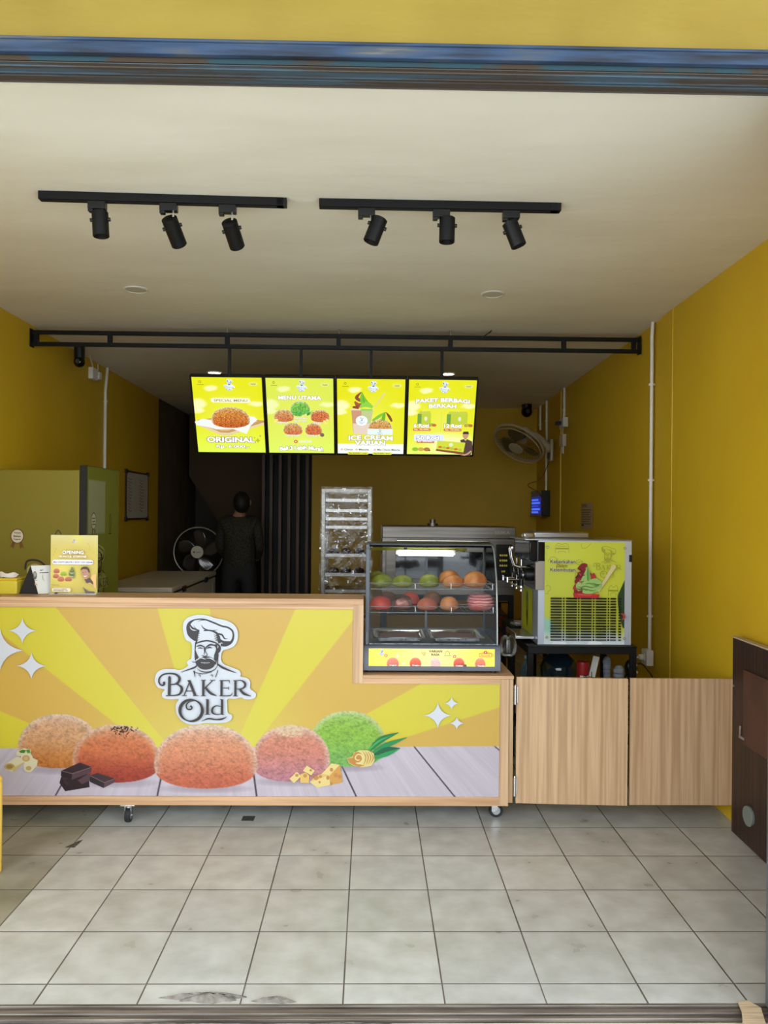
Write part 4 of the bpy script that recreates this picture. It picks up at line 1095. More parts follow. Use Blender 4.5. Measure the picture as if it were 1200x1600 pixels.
# items on the lower shelf of the stand
def onshelf(px, Yo): return PY(px, 1035, Yo).x
GLS = M('dark_blue_water_bottle', (30, 50, 62), .1, trans=.25, coat=.4)
g = thing('water_gallon', 'big dark blue water gallon with ribs on the lower shelf of the stand', 'water bottle', (onshelf(873, 4.72), 4.72, SHZ))
r_ = .112
MB().lathe([(0, 0), (r_ - .01, 0), (r_, .015), (r_, .10), (r_ - .008, .11), (r_ - .008, .125), (r_, .135), (r_, .24), (r_ - .008, .25), (r_ - .008, .265), (r_, .275), (r_, .33), (r_ - .02, .37), (.05, .41), (.03, .42), (.03, .44)], n=36).build('bottle_body', GLS, g)
MB().cyl((0, 0, .435), (0, 0, .462), .034, n=24).build('cap', M('blue_cap', (40, 70, 120), .4), g, .003)
CB = M('clear_blue_bottle', (110, 150, 175), .08, trans=.6)
g = thing('water_bottle', 'clear bluish plastic bottle at the left end of the stand shelf', 'water bottle', (onshelf(823.5, 4.5), 4.5, SHZ))
MB().lathe([(0, 0), (.036, 0), (.04, .01), (.04, .12), (.036, .14), (.04, .16), (.04, .30), (.036, .32), (.04, .34), (.03, .38), (.013, .40), (.013, .42)], n=24).build('bottle_body', CB, g)
MB().cyl((0, 0, .415), (0, 0, .435), .017, n=16).build('cap', M('pale_blue_cap', (120, 160, 190), .4), g)
g = thing('steel_canister', 'tall red canister with a white label on the stand shelf', 'canister', (onshelf(911, 4.52), 4.52, SHZ))
MB().lathe([(0, 0), (.034, 0), (.036, .01), (.036, .38), (.034, .395), (.0, .40)], n=28).build('canister_body', M('red_tin', (158, 34, 36), .3), g)
a = Art(1 / 1000, 0, 0)
lab = MB(); lab.sheet(lambda u, v: (.0366 * math.sin(-.75 + 1.5 * u), -.0366 * math.cos(-.75 + 1.5 * u), .16 + .16 * v), 12, 1).build('white_label', M('white_paper', (222, 220, 214), .6), g)
a.text('TENDER', 0, 0, 130, 26, (40, 34, 40), .02, rot=-PI / 2); a.build('label_lettering', PAPERPRINT, g, (.006, -.038, .265))
g = thing('price_tag', 'white card tag leaning between the red canister and the wall', 'tag', (onshelf(925, 4.5), 4.5, SHZ))
MB().obox((.012, 0, .37), (.036, .003, .12), Matrix.Rotation(.22, 3, 'Y')).build('card', M('white_card', (215, 212, 205), .6), g)
MB().tube([(-.005, 0, 0), (-.002, 0, .34)], .003, 6).build('holder', BLACKMETAL, g)

def cloth_bundle(px, Yo, h, w_, lean, label, seed):
    t = thing('scrub_mitt', label, 'cleaning mitt', (onshelf(px, Yo), Yo, SHZ), 0)
    m = MB(); n = 8
    for k in range(n):
        z = h * .45 + h * .5 * k / n; r = w_ * (.62 + .38 * k / n)
        m.lathe([(r * .86, 0), (r, h * .012), (r, h * .045), (r * .9, h * .06)], (lean * z / h, 0, z), 20)
    m.lathe([(w_ * .3, 0), (w_ * .5, .35 * h), (w_ * .62, h * .45), (w_ * .9, h * .95), (w_ * .5, h * .99), (.001, h)], (lean * .3, 0, 0), 20)
    m.build('ribbed_pad', M('grey_ribbed_cloth', (128, 132, 138), .8, c2=(104, 108, 116), scale=(5, 5, 90)), t)
    MB().lathe([(w_ * .60, 0), (w_ * .66, .01), (w_ * .66, .03), (w_ * .60, .035)], (lean * .42, 0, h * .38), 20).build('white_band', M('white_rubber', (220, 220, 215), .5), t)
cloth_bundle(948.5, 4.53, .425, .026, 0, 'upright grey ribbed scrubbing mitt, its tip narrowing below a white band', 1)
cloth_bundle(968, 4.415, .395, .032, -.006, 'wide grey ribbed scrubbing mitt next to the black cables', 2)
g = thing('cable_bundle', 'tangle of black cables and a small white connector by the wall socket', 'cables', (onshelf(988, 4.55), 4.55, SHZ))
m = MB(); rnd = random.Random(5)
for k in range(5):
    m.tube(crom([(rnd.uniform(-.05, .03), rnd.uniform(-.02, .02), .0 + .05 * i + rnd.uniform(0, .01)) for i in range(8)], 4), .005, 6)
m.tube(crom([(0, 0, .36), (.05, .0, .38), (.09, 0, .34), (.12, 0, .30)], 4), .004, 6)
m.ball((-.01, 0, .36), .035, .03, .045, 14, 10)
m.build('black_leads', BLACKP, g); MB().obox((.0, -.035, .37), (.02, .012, .035), Matrix.Rotation(.5, 3, 'Y')).obox((.012, -.035, .335), (.014, .012, .014)).build('connector', WHITEP, g, .003)
# clear bag on the floor end of the low worktop behind the case
g = MB().sheet(lambda u, v: (.045 * math.sin(PI * (.03 + .94 * v)) ** .5 * math.cos(2 * PI * u) * (1 + .08 * math.sin(9 * u * 6 + 4 * v)), .04 * math.sin(PI * (.03 + .94 * v)) ** .5 * math.sin(2 * PI * u), .055 * (1 - math.cos(PI * v)) * (1 + .05 * math.sin(20 * u))), 30, 14)
g = g.build('plastic_bag', mat_film('clear_bag', .04, (215, 215, 215), .15, .004, 50)); g.location = (PY(797, 1040, 4.33).x - .012, 4.33, zlow); tag(g, 'small crumpled clear plastic bag on the counter end behind the warming cabinet', 'bag')
# side table left of the machine
g = thing('side_table', 'low black side table with papers between oven and ice cream machine', 'table', (PY(822, 972, 5.0).x, 5.15, 0))
MB().box(-.10, .14, -.16, .2, .77, .79).box(-.10, .14, -.16, -.145, .72, .77).build('table_top', BLACKMETAL, g, .002)
for xx in (-.085, .125):
    for yy in (-.145, .185): MB().box(xx - .012, xx + .012, yy - .012, yy + .012, 0, .77).build('leg', BLACKMETAL, g)
tag(MB().obox((g.location.x - .02, 5.06, .797), (.10, .12, .012), Matrix.Rotation(.2, 3, 'Z')).obox((g.location.x - .02, 5.06, .808), (.09, .11, .008), Matrix.Rotation(-.1, 3, 'Z')).build('paper_stack', M('grey_foil_paper', (190, 190, 195), .3, .5)), 'small stack of silvery packets on the black side table', 'packets')

# ================================================================== oven on its tray rack
YO = 5.6
ox0, ox1 = PY(597, 850, YO).x, PY(805, 850, YO).x; oz1 = PY(700, 823, YO).z; oz0 = PY(700, 930, YO).z
ov = thing('deck_oven', 'wide stainless steel deck oven with black keypad behind the warming cabinet', 'oven', ((ox0 + ox1) / 2, YO, oz0))
hw = (ox1 - ox0) / 2; oh = oz1 - oz0
def ox(px): return PY(px, 850, YO).x - (ox0 + ox1) / 2
def oz(py): return PY(700, py, YO).z - oz0
OS = M('dull_stainless', (112, 106, 100), .35, .85, c2=(90, 84, 78), scale=(1.5, 40, 40))
MB().box(-hw, hw, .01, .72, 0, oh).build('body', OS, ov, .004)
MB().box(-hw, hw, -.025, .01, oz(841), oh).build('canopy', OS, ov, .004)
MB().box(ox(603), ox(768), -.012, .01, oz(922), oz(848)).build('door', OS, ov, .003)
MB().box(ox(618), ox(754), -.016, -.011, oz(905), oz(862)).build('door_window', M('smoked_glass', (24, 26, 28), .08, coat=.5), ov, .002)
MB().tube([(ox(620), -.012, oz(845)), (ox(620), -.045, oz(845)), (ox(764), -.045, oz(845)), (ox(764), -.012, oz(845))], .008, 10).build('door_handle', CHROME, ov)
MB().box(ox(775), ox(800), -.006, .012, oz(906), oz(850)).build('control_keypad', M('black_keypad', (20, 20, 22), .25), ov, .004)
for r in range(4):
    for c_ in range(4 if r < 3 else 2):
        x_ = ox(780.5 + c_ * 3.2 + (0 if r < 3 else 3)); z_ = oz(867 + r * 8 + (1 if r > 2 else 0)); MB().box(x_, x_ + .011, -.0085, -.005, z_ - .006, z_ + .006).build('key', M('yellow_keys', (206, 190, 70), .5), ov)
MB().cyl((ox(681), .3, oh), (ox(681), .3, oh + .02), .04, n=24).cyl((ox(681), .3, oh + .02), (ox(681), .3, oh + .05), .022, n=20).build('flue', OS, ov)
a = Art(1, 0, 0); a.text('SEIKA', ox(784), -oz(831.5), .11, .022, (140, 132, 122), .01); a.build('maker_lettering', PRINT, ov, (0, -.0255, 0))
rk = thing('oven_rack', 'black steel tray rack with side rails standing beneath the deck oven', 'rack', ((ox0 + ox1) / 2, YO + .02, 0))
for xx in (-hw + .02, hw - .02):
    for yy in (.02, .66): MB().box(xx - .018, xx + .018, yy - .018, yy + .018, 0, oz0).build('post', BLACKMETAL, rk, .001)
    for k in range(6):
        z_ = oz0 - .03 - k * .14; MB().box(xx - .014, xx + .014, .02, .66, z_ - .016, z_).build('side_rail', BLACKMETAL, rk)
for yy in (.02, .66): MB().box(-hw + .02, hw - .02, yy - .015, yy + .015, oz0 - .04, oz0 - .005).build('cross_bar', BLACKMETAL, rk)
for k in range(2):
    MB().box(-hw + .05, hw - .05, .04, .64, oz0 - .15 - k * .28, oz0 - .145 - k * .28).build('tray', M('dark_tray', (50, 48, 46), .4, .6), rk, .002)
p = PY(779.5, 970, 6.55)
fx = thing('fire_extinguisher', 'dark red fire extinguisher standing by the oven rack', 'fire extinguisher', (p.x, 6.55, 0))
RED = M('extinguisher_red', (136, 22, 26), .35)
MB().lathe([(0, 0), (.06, 0), (.065, .02), (.065, .62), (.05, .68), (.02, .71), (.02, .73)], n=28).build('cylinder', RED, fx)
MB().cyl((0, 0, .725), (0, 0, .77), .018, n=14).obox((.03, 0, .785), (.11, .02, .012)).obox((.03, 0, .765), (.09, .02, .01)).build('valve', BLACKP, fx)
MB().tube(crom([(0, -.02, .75), (-.06, -.03, .72), (-.09, -.02, .6), (-.08, -.01, .4)], 5), .009, 8).build('hose', BLACKP, fx)

# ================================================================== bread rack wrapped in film
YR = 7.0
rx0, rx1 = PY(505, 850, YR).x, PY(577, 850, YR).x; rz1 = PY(540, 764, YR).z
pr = thing('bread_rack', 'tall aluminium bread rack wrapped in shiny clear film beside the warming cabinet', 'rack', ((rx0 + rx1) / 2, YR, 0))
hw = (rx1 - rx0) / 2; AL = M('aluminium', (128, 122, 114), .35, .9)
for s in (-1, 1):
    for yy in (0, .55): MB().box(s * hw - .016, s * hw + .016, yy - .016, yy + .016, .09, rz1).build('post', AL, pr, .002)
    for yy in (0, .55): MB().cyl((s * hw, yy - .012, .045), (s * hw, yy + .012, .045), .045, n=20).box(s * hw - .01, s * hw + .01, yy - .016, yy + .016, .045, .095).build('castor', RUBBER, pr)
    for z_ in (.14, rz1 - .02): MB().box(s * hw - .01, s * hw + .01, 0, .55, z_ - .012, z_ + .012).build('side_bar', AL, pr)
for z_ in (.14, rz1 - .015):
    for yy in (0, .55): MB().box(-hw, hw, yy - .012, yy + .012, z_ - .014, z_ + .014).build('cross_bar', AL, pr)
LV = [782, 798, 811, 824, 868, 898, 924]
tzs = [PY(540, y_, YR).z for y_ in LV] + [.55, .35]
for z_ in tzs:
    t = MB().box(-hw + .018, hw - .018, 0, .5, z_ - .004, z_).box(-hw + .018, hw - .018, -.004, .004, z_ - .014, z_ + .016).box(-hw + .018, -hw + .024, 0, .5, z_, z_ + .014).box(hw - .024, hw - .018, 0, .5, z_, z_ + .014)
    t.build('tray', M('baking_tray', (150, 146, 142), .35, .9), pr, .002)
    for s in (-1, 1): MB().box(s * (hw - .004) - .004, s * (hw - .004) + .004, 0, .55, z_ - .02, z_ - .006).build('runner', AL, pr)
DB = bun_mat('dark_baked_crust', (80, 48, 30), (52, 30, 20))
src = bun_mesh(.05, .06, 4)
first = None
for z_, nm, gp in ((tzs[4], 'upper', 'buns on the upper tray of the film wrapped rack'), (tzs[5], 'lower', 'buns on the lower tray of the film wrapped rack')):
    for k, pos in enumerate(('on the post side', 'in the middle', 'nearest the warming cabinet')):
        if first is None: o = first = src.build('dark_bun', DB)
        else: o = first.copy(); COL.objects.link(o)
        o.location = (pr.location.x - .115 + .115 * k, YR + .09, z_ + .002)
        tag(o, f'dark brown bun {pos} of the {nm} bun tray in the wrapped rack', 'bun', gp)
# crinkled film: front, sides, top
FILM = mat_film('crinkled_film', .01, (255, 255, 255), .08, .008, 14, 1.0)
nt = FILM.node_tree; nz = nt.nodes.new('ShaderNodeTexNoise'); nz.inputs['Scale'].default_value = 22; nz.inputs['Detail'].default_value = 6; nz.inputs['Distortion'].default_value = 2.5
tc = nt.nodes.new('ShaderNodeTexCoord'); nt.links.new(tc.outputs['Object'], nz.inputs[0])
rp = nt.nodes.new('ShaderNodeValToRGB'); rp.color_ramp.elements[0].position = .62; rp.color_ramp.elements[1].position = .69; rp.color_ramp.elements[1].color = (.45, .45, .45, 1)
nt.links.new(nz.outputs[0], rp.inputs[0])
mth = [n for n in nt.nodes if n.type == 'MATH'][0]; nt.links.new(rp.outputs[0], mth.inputs[1])
rnd = random.Random(9)
def film(u, v):
    # u runs left side, front, right side
    z = .5 + (rz1 + .02 - .5) * v; f = 1 + .10 * (1 - v)
    pts = [(-hw * f - .03 * (1 - v) ** 2 - .02, .5), (-hw * f - .022, -.022), (hw * f + .022, -.022), (hw * f + .03 * (1 - v) ** 2 + .02, .5)]
    t = u * 3; i = min(int(t), 2); t -= i; x = pts[i][0] * (1 - t) + pts[i + 1][0] * t; y = pts[i][1] * (1 - t) + pts[i + 1][1] * t
    n = math.sin(20 * x + 9 * z) * math.sin(11 * z + 5 * x) * .004 + math.sin(60 * x - 40 * z) * .001
    return (x, y + n, z)
MB().sheet(film, 150, 90).build('clear_film_wrap', FILM, pr, recalc=False)

# ================================================================== chest freezer, fan, person
YF = 6.46
fxl, fxr = -2.27, PY(268, 925, YF).x
fz = PY(220, 918, YF).z
cf = thing('chest_freezer', 'long white chest freezer with two lids along the left wall', 'freezer', ((fxl + fxr) / 2, YF, 0))
hw = (fxr - fxl) / 2; FL = 1.83
FW = M('aged_white_enamel', (206, 196, 176), .35)
MB().box(-hw, hw, .01, FL, .06, fz - .055).build('body', FW, cf, .012, 3)
MB().box(-hw + .03, hw - .03, .04, FL - .04, 0, .06).build('plinth', BLACKP, cf)
MB().box(-hw + .004, hw - .004, .014, FL - .004, fz - .06, fz - .04).build('gasket', BLACKP, cf)
sp2 = .80
for a0, a1 in ((0.0, sp2 - .004), (sp2 + .004, FL + .005)):
    l = MB().box(-hw - .004, hw + .006, a0, a1, fz - .042, fz).build('lid', FW, cf, .010, 3)
    MB().box(hw + .004, hw + .018, (a0 + a1) / 2 - .05, (a0 + a1) / 2 + .05, fz - .07, fz - .02).build('lid_handle', BLACKP, l, .003)
MB().box(-hw + .02, hw - .06, -.002, .012, fz - .12, fz - .058).build('front_vent_strip', BLACKP, cf)
MB().box(hw - .001, hw + .004, FL - .16, FL - .04, fz - .35, fz - .10).build('energy_label', M('label_white', (190, 180, 165), .5), cf)

pf = PY(311, 862, 8.75)
fn = thing('pedestal_fan', 'round pedestal fan with pale hub and wire guard behind the chest freezer', 'fan', (pf.x, 8.75, 0))
fz_ = pf.z; R = 38 / FPX * 8.75
g = MB()
for s, yy in ((-1, -.075), (1, .02)):
    n = 40
    for k in range(n):
        a_ = 2 * PI * k / n; c_, s_ = math.cos(a_), math.sin(a_)
        g.tube([(.06 * c_, yy - (.01 if s < 0 else 0), fz_ + .06 * s_), (R * .6 * c_, yy, fz_ + R * .6 * s_), (R * .98 * c_, -.03, fz_ + R * .98 * s_)], .0011, 4)
    g.ring((0, yy, fz_), (0, 1, 0), R * .6, .0012, 40, 4)
g.build('wire_guard', M('dark_guard_wire', (70, 66, 62), .4, .6), fn)
MB().ring((0, -.03, fz_), (0, 1, 0), R, .007, 56, 8).build('guard_rim', M('pale_rim', (176, 170, 160), .35, .3), fn)
MB().cyl((0, -.10, fz_), (0, -.082, fz_), .068, n=32).build('hub_badge', M('cream_badge', (214, 204, 182), .4), fn, .003)
a = Art(.001, 0, 0); a.poly([(-46, 4), (-36, -8), (-22, -8), (-32, 4)], (50, 46, 42)); a.poly([(-42, 12), (-32, 2), (-20, 2), (-30, 12)], (50, 46, 42)); a.text('SEKAI', 14, 2, 50, 10, (60, 54, 50), .02); a.build('hub_lettering', PAPERPRINT, fn, (0, -.101, fz_))
bl = MB()
for k in range(5):
    a0 = 2 * PI * k / 5
    def fb(u, v, a0=a0):
        r = .05 + (R * .86 - .05) * u; wv = .95 * (.35 + .65 * math.sin(PI * min(1, u * .75 + .2))); a_ = a0 + (v - .5) * wv + .35 * u
        return (r * math.cos(a_), -.03 + .028 * (v - .5), fz_ + r * math.sin(a_))
    bl.sheet(fb, 10, 6)
o = bl.build('blade', M('smoky_blades', (74, 66, 64), .18, .2, coat=.6), fn, recalc=False); o.modifiers.new('t', 'SOLIDIFY').thickness = .002
MB().cyl((0, -.02, fz_), (0, .14, fz_), .06, .05, n=24).build('motor_housing', M('fan_grey', (120, 116, 110), .4), fn, .01)
MB().cyl((0, .08, .03), (0, .08, fz_ - .03), .014, n=16).cyl((0, .08, fz_ - .08), (0, .08, fz_), .022, n=16).build('pole', CHROME, fn)
MB().cyl((0, .08, 0), (0, .08, .03), .19, .16, n=36).build('base', M('fan_base', (90, 86, 82), .5), fn, .004)

# person: one skinned body, clothes over it
YPn = 8.35
pp = thing('person', 'person seen from behind in a checked shirt and dark trousers at the dark passage', 'person', (PY(374, 850, YPn).x, YPn, 0))
SKIN = M('skin', (150, 104, 76), .55)
def skin(name, verts, edges, rad, mat_, root=0, sub=2):
    me = bpy.data.meshes.new(name); me.from_pydata(verts, edges, []); o = bpy.data.objects.new(name, me); COL.objects.link(o); o.parent = pp
    sk = o.modifiers.new('skin', 'SKIN'); sk.use_smooth_shade = True
    ly = me.skin_vertices[0] if me.skin_vertices else None
    if ly is None:
        bpy.context.view_layer.objects.active = o
        ly = me.skin_vertices.new() if hasattr(me.skin_vertices, 'new') else None
    for i, r in enumerate(rad):
        ly.data[i].radius = r if isinstance(r, tuple) else (r, r); ly.data[i].use_root = (i == root)
    s = o.modifiers.new('sub', 'SUBSURF'); s.levels = sub; s.render_levels = sub
    me.materials.append(mat_); return o
Ht = 1.70
V = [(0, 0, .93), (0, 0, 1.08), (0, .01, 1.24), (0, .01, 1.38), (0, .01, 1.46), (0, .02, 1.53), (.02, .03, 1.62)]
E = [(i, i + 1) for i in range(6)]; Rr = [(.15, .105), (.145, .10), (.155, .11), (.15, .095), (.06, .06), (.055, .055), (.07, .085)]
for s in (-1, 1):
    b = len(V)
    V += [(s * .10, 0, .86), (s * .11, .01, .50), (s * .115, -.01, .11), (s * .12, .10, .05)]; E += [(0, b), (b, b + 1), (b + 1, b + 2), (b + 2, b + 3)]; Rr += [.085, .055, .038, (.04, .03)]
    b = len(V)
    V += [(s * .16, .01, 1.40), (s * .205, .02, 1.14), (s * .17, .17, 1.0), (s * .13, .24, .99)]; E += [(3, b), (b, b + 1), (b + 1, b + 2), (b + 2, b + 3)]; Rr += [.056, .042, .032, (.034, .018)]
    for f_ in range(4):
        c_ = len(V); ofs = (f_ - 1.5) * .019
        V += [(s * (.122 + ofs * .4), .305, .99 + ofs), (s * (.105 + ofs * .3), .34, .98 + ofs), (s * (.09 + ofs * .3), .35, .96 + ofs)]; E += [(b + 3, c_), (c_, c_ + 1), (c_ + 1, c_ + 2)]; Rr += [.0095, .0085, .0075]
    c_ = len(V); V += [(s * .115, .255, 1.028), (s * .095, .29, 1.045)]; E += [(b + 3, c_), (c_, c_ + 1)]; Rr += [.011, .009]
try:
    skin('body', V, E, Rr, SKIN)
    SHIRT = M('checked_shirt', (48, 43, 30), .8, c2=(26, 24, 17), scale=(70, 70, 70), ramp=(.45, .55), detail=0)
    sv = [(0, 0, .80), (0, 0, 1.10), (0, .01, 1.25), (0, .01, 1.38), (0, .01, 1.485)]; se = [(0, 1), (1, 2), (2, 3), (3, 4)]; sr = [(.185, .135), (.178, .13), (.185, .14), (.17, .115), (.075, .075)]
    for s in (-1, 1):
        b = len(sv); sv += [(s * .165, .01, 1.395), (s * .20, .015, 1.22), (s * .208, .025, 1.12), (s * .165, .18, 1.0)]; se += [(3, b), (b, b + 1), (b + 1, b + 2), (b + 2, b + 3)]; sr += [.072, .062, .056, .045]
    skin('shirt', sv, se, sr, SHIRT)
    tv = [(0, 0, .95), (0, 0, 1.06)]; te = [(0, 1)]; tr = [(.172, .125), (.165, .12)]
    for s in (-1, 1):
        b = len(tv); tv += [(s * .10, 0, .84), (s * .112, .01, .50), (s * .117, -.01, .10)]; te += [(0, b), (b, b + 1), (b + 1, b + 2)]; tr += [.10, .075, .062]
    skin('trousers', tv, te, tr, M('dark_trousers', (34, 32, 34), .8))
except Exception as ex:
    print('SKIN FAIL', ex); raise
m = MB(); m.ball((.02, -.005, 1.60), .088, .098, .118, 28, 18); o = m.build('hair', M('black_hair', (18, 15, 14), .6, bump=.002, scale=(90, 90, 30)), pp)
for s in (-1, 1): MB().ball((.02 + s * .085, .035, 1.60), .012, .02, .03, 12, 8).build('ear', SKIN, pp)
MB().ball((.02, .125, 1.60), .014, .022, .022, 12, 8).build('nose', SKIN, pp)

# ================================================================== fridge
YG = 4.88
fr_ = thing('upright_fridge', 'lime yellow upright fridge with a black edged glass door and chef print', 'fridge', (-2.03, YG, 0))
gx0 = wall_lx(YG) + .012 + 2.03; gx1 = PY(124, 800, YG).x + 2.03; gx2 = PY(136.5, 800, YG).x + 2.03
gz = PY(60, 734, YG).z; gz2 = PY(136, 727, YG).z; GL = .60
LIME = M('lime_vinyl', (138, 124, 44), .35)
MB().box(gx0, gx1 - .002, 0, GL, .08, gz).build('cabinet', LIME, fr_, .006)
MB().box(gx0 + .02, gx1 - .02, .02, GL - .02, 0, .08).build('plinth', BLACKP, fr_)
MB().box(gx1, gx2 - .004, .0, GL + .02, .10, gz2).build('door', BLACKP, fr_, .002)
a = Art(.001, 0, 0); DH = (gz2 - .10) * 1000; DWd = (GL + .02) * 1000
def dp(X, Y):
    img = np.zeros(X.shape + (3,)); img[:] = (184, 196, 66); return img
a.rect(4, 4, DWd - 4, DH - 4, (128, 134, 56))
a.rect(20, 85, 335, 428, (150, 156, 110)); a.rect(28, 93, 327, 420, (160, 166, 130))
a.ell(120, 345, 46, 54, (96, 80, 50)); a.ell(120, 345, 40, 48, (206, 204, 180)); a.rect(92, 325, 148, 331, INK); a.rect(95, 345, 145, 351, INK); a.rect(92, 363, 148, 369, INK); a.poly([(92, 395), (110, 400), (102, 440), (88, 425)], (120, 100, 50)); a.poly([(148, 395), (130, 400), (138, 440), (152, 425)], (120, 100, 50))
a.stroke([(430, 420), (412, 360), (430, 300), (448, 360), (430, 420)], 5, (70, 76, 20)); a.stroke([(405, 430), (455, 430)], 7, (70, 76, 20))
a.T = (.37, -9, 469); chef_logo(a, (46, 44, 22), (168, 172, 104), True); a.T = None
a.build('door_print', mat_print('glossy_print', .12, 0, .6), fr_, (gx2 - .0035, 0, gz2), (0, 0, PI / 2))
a = Art(.001, 0, 0)
a.ell(118, 1000 - 680, 0.1, .1, (0, 0, 0))
def bx(px): return (PY(px, 850, YG).x + 2.03 - gx0) * 1000
def by(py): return (gz - PY(60, py, YG).z) * 1000
a.ell(bx(27), by(838), 42, 46, (120, 70, 46)); a.ell(bx(27), by(838), 36, 40, (226, 214, 190))
for k, t in enumerate(('Tanpa', 'Bahan', 'Pengawet')): a.text(t, bx(27), by(833 + 5 * k), 44, 11, (60, 40, 30), .03)
a.poly([(bx(20), by(846)), (bx(24), by(848)), (bx(21), by(858)), (bx(18), by(854)), (bx(15), by(858))], (120, 80, 40)); a.poly([(bx(34), by(846)), (bx(30), by(848)), (bx(32), by(858)), (bx(35), by(855)), (bx(38), by(858))], (120, 80, 40))
a.build('award_rosette_print', mat_print('side_vinyl', .35), fr_, (gx0, -.001, gz))
a = Art(.001, 0, 0)
a.stroke([(bx(86), by(835)), (bx(91), by(828)), (bx(96), by(835))], 5, INK); a.build('hat_tip_print', mat_print('side_vinyl', .35), fr_, (gx0, -.001, gz))
a = Art(.001, 0, 0)
a.stroke([(bx(40), by(890)), (bx(42), by(878)), (bx(52), by(875)), (bx(64), by(878)), (bx(72), by(888)), (bx(70), by(910))], 12, INK); a.ell(bx(55), by(892), 50, 44, (190, 178, 120))
a.build('side_print', mat_print('side_vinyl', .35), fr_, (gx0, -.001, gz))

# ================================================================== things on the ledge
def ledge(px, Yo): return PY(px, 932, Yo).x
YS = 3.93
# promo sign
a0, a1 = PY(79, 890, YS), PY(152.5, 890, YS); sw = (a1.x - a0.x); sh = PY(115, 836, YS).z - ztop
sg = thing('promo_sign', 'upright acrylic stand with a yellow grand opening flyer on the counter ledge', 'sign', ((a0.x + a1.x) / 2, YS, ztop))
MB().box(-sw / 2, sw / 2, 0, .004, .006, sh).box(-sw / 2, sw / 2, -.02, .05, 0, .006).build('acrylic_holder', M('clear_acrylic', (220, 224, 224), .1, trans=.3), sg, .001)
a = Art(sw / 930, 585, 1365, sh / 1245)
def pf_(X, Y):
    img = np.zeros(X.shape + (3,)); img[:] = (206, 186, 96); mixc(img, (212, 200, 140), sst(500, 100, Y)); mixc(img, (224, 214, 96), .6 * np.exp(-((X - 640) / 120.) ** 2) * sst(400, 200, Y))
    mixc(img, (240, 226, 120), .6 * np.clip(1 - np.hypot(X - 350, (Y - 800)) / 500, 0, 1)); 
    for l, r, t, b, s_ in ((175, 305, 820, 925, 1), (165, 300, 930, 1030, 2), (255, 400, 985, 1100, 3), (400, 550, 995, 1095, 4)):
        paint_bun(img, X, Y, l, r, t, b, (196, 122, 92), (168, 90, 70), (200, 150, 120), s_, 40, .05)
    paint_bun(img, X, Y, 310, 450, 880, 980, (160, 180, 60), (130, 150, 50), (180, 190, 100), 6, 40, .05)
    return img
a.raster(122, 122, 1048, 1350, 120, 160, pf_)
a.T = (.10, 530, 185); chef_logo(a, (110, 100, 120), (226, 220, 226)); a.T = None
a.text('OPENING', 585, 480, 420, 70, (250, 248, 240), .03, outline=(150, 120, 96), ow=.05); a.text('MUNCUL STEPONE', 580, 570, 540, 42, (250, 246, 235), .03, outline=(180, 120, 80), ow=.05)
a.pill(180, 635, 985, 735, (232, 230, 240)); a.text('BELI 2 ROTI GRATIS 1 ROTI / ICE CREAM', 585, 687, 770, 32, (84, 84, 150), .03)
a.poly([(575, 785), (535, 860), (505, 940), (560, 1010), (610, 1015), (620, 900)], (120, 130, 84), True)
for k in range(4): a.stroke([(515 + 4 * k, 860 + 40 * k), (570, 885 + 35 * k), (615, 860 + 45 * k)], [3, 14, 3], (190, 196, 160) if k % 2 else (80, 84, 60))
# printed smiling man in dark collar
a.poly([(1048, 930), (960, 960), (930, 1060), (880, 1110), (990, 1165), (1048, 1250)], (226, 186, 120)); a.poly([(785, 1200), (900, 1290), (1020, 1300), (1020, 1350), (850, 1350)], (110, 100, 96)); a.poly([(815, 1040), (860, 1125), (930, 1110), (1000, 1160), (985, 1090), (925, 1010)], (96, 78, 74))
a.poly([(760, 880), (790, 830), (860, 820), (900, 870), (905, 960), (860, 1040), (815, 1020), (775, 960)], (186, 140, 118), True); a.poly([(745, 860), (760, 800), (820, 775), (890, 800), (920, 880), (900, 900), (870, 840), (790, 830)], (84, 62, 56), True)
a.stroke([(800, 965), (830, 985), (865, 960)], [4, 14, 4], (240, 232, 226)); a.ell(790, 900, 10, 6, (60, 40, 40)); a.ell(845, 890, 10, 6, (60, 40, 40)); a.stroke([(815, 905), (808, 940), (825, 945)], 5, (150, 100, 84))
a.pill(185, 1225, 555, 1310, (236, 226, 200)); a.text('JANGAN SAMPAI', 340, 1252, 260, 20, (80, 60, 70), .04); a.text('KEHABISAN YA!', 350, 1284, 280, 20, (80, 60, 70), .04); a.text('Periode promo', 250, 1165, 150, 22, (110, 90, 50), .02); a.rect(240, 1320, 300, 1350, (60, 50, 60))
for x_, y_, r_ in ((210, 530, .4), (240, 470, -.3), (258, 410, .5), (890, 300, .2), (915, 350, -.5), (925, 410, .4)): a.stroke([(x_ - 12, y_ + 18), (x_, y_), (x_ + 12 * r_, y_ - 18)], 9, (190, 160, 60))
a.build('flyer', PAPERPRINT, sg, (0, -.0008, 0))
# tent calendar
cal = thing('tent_card', 'black backed white tent card leaning like an A beside the flyer', 'tent card', (PY(58, 932, 3.93).x, 3.93, ztop), 0)
ch_ = PY(50, 884, 3.93).z - ztop
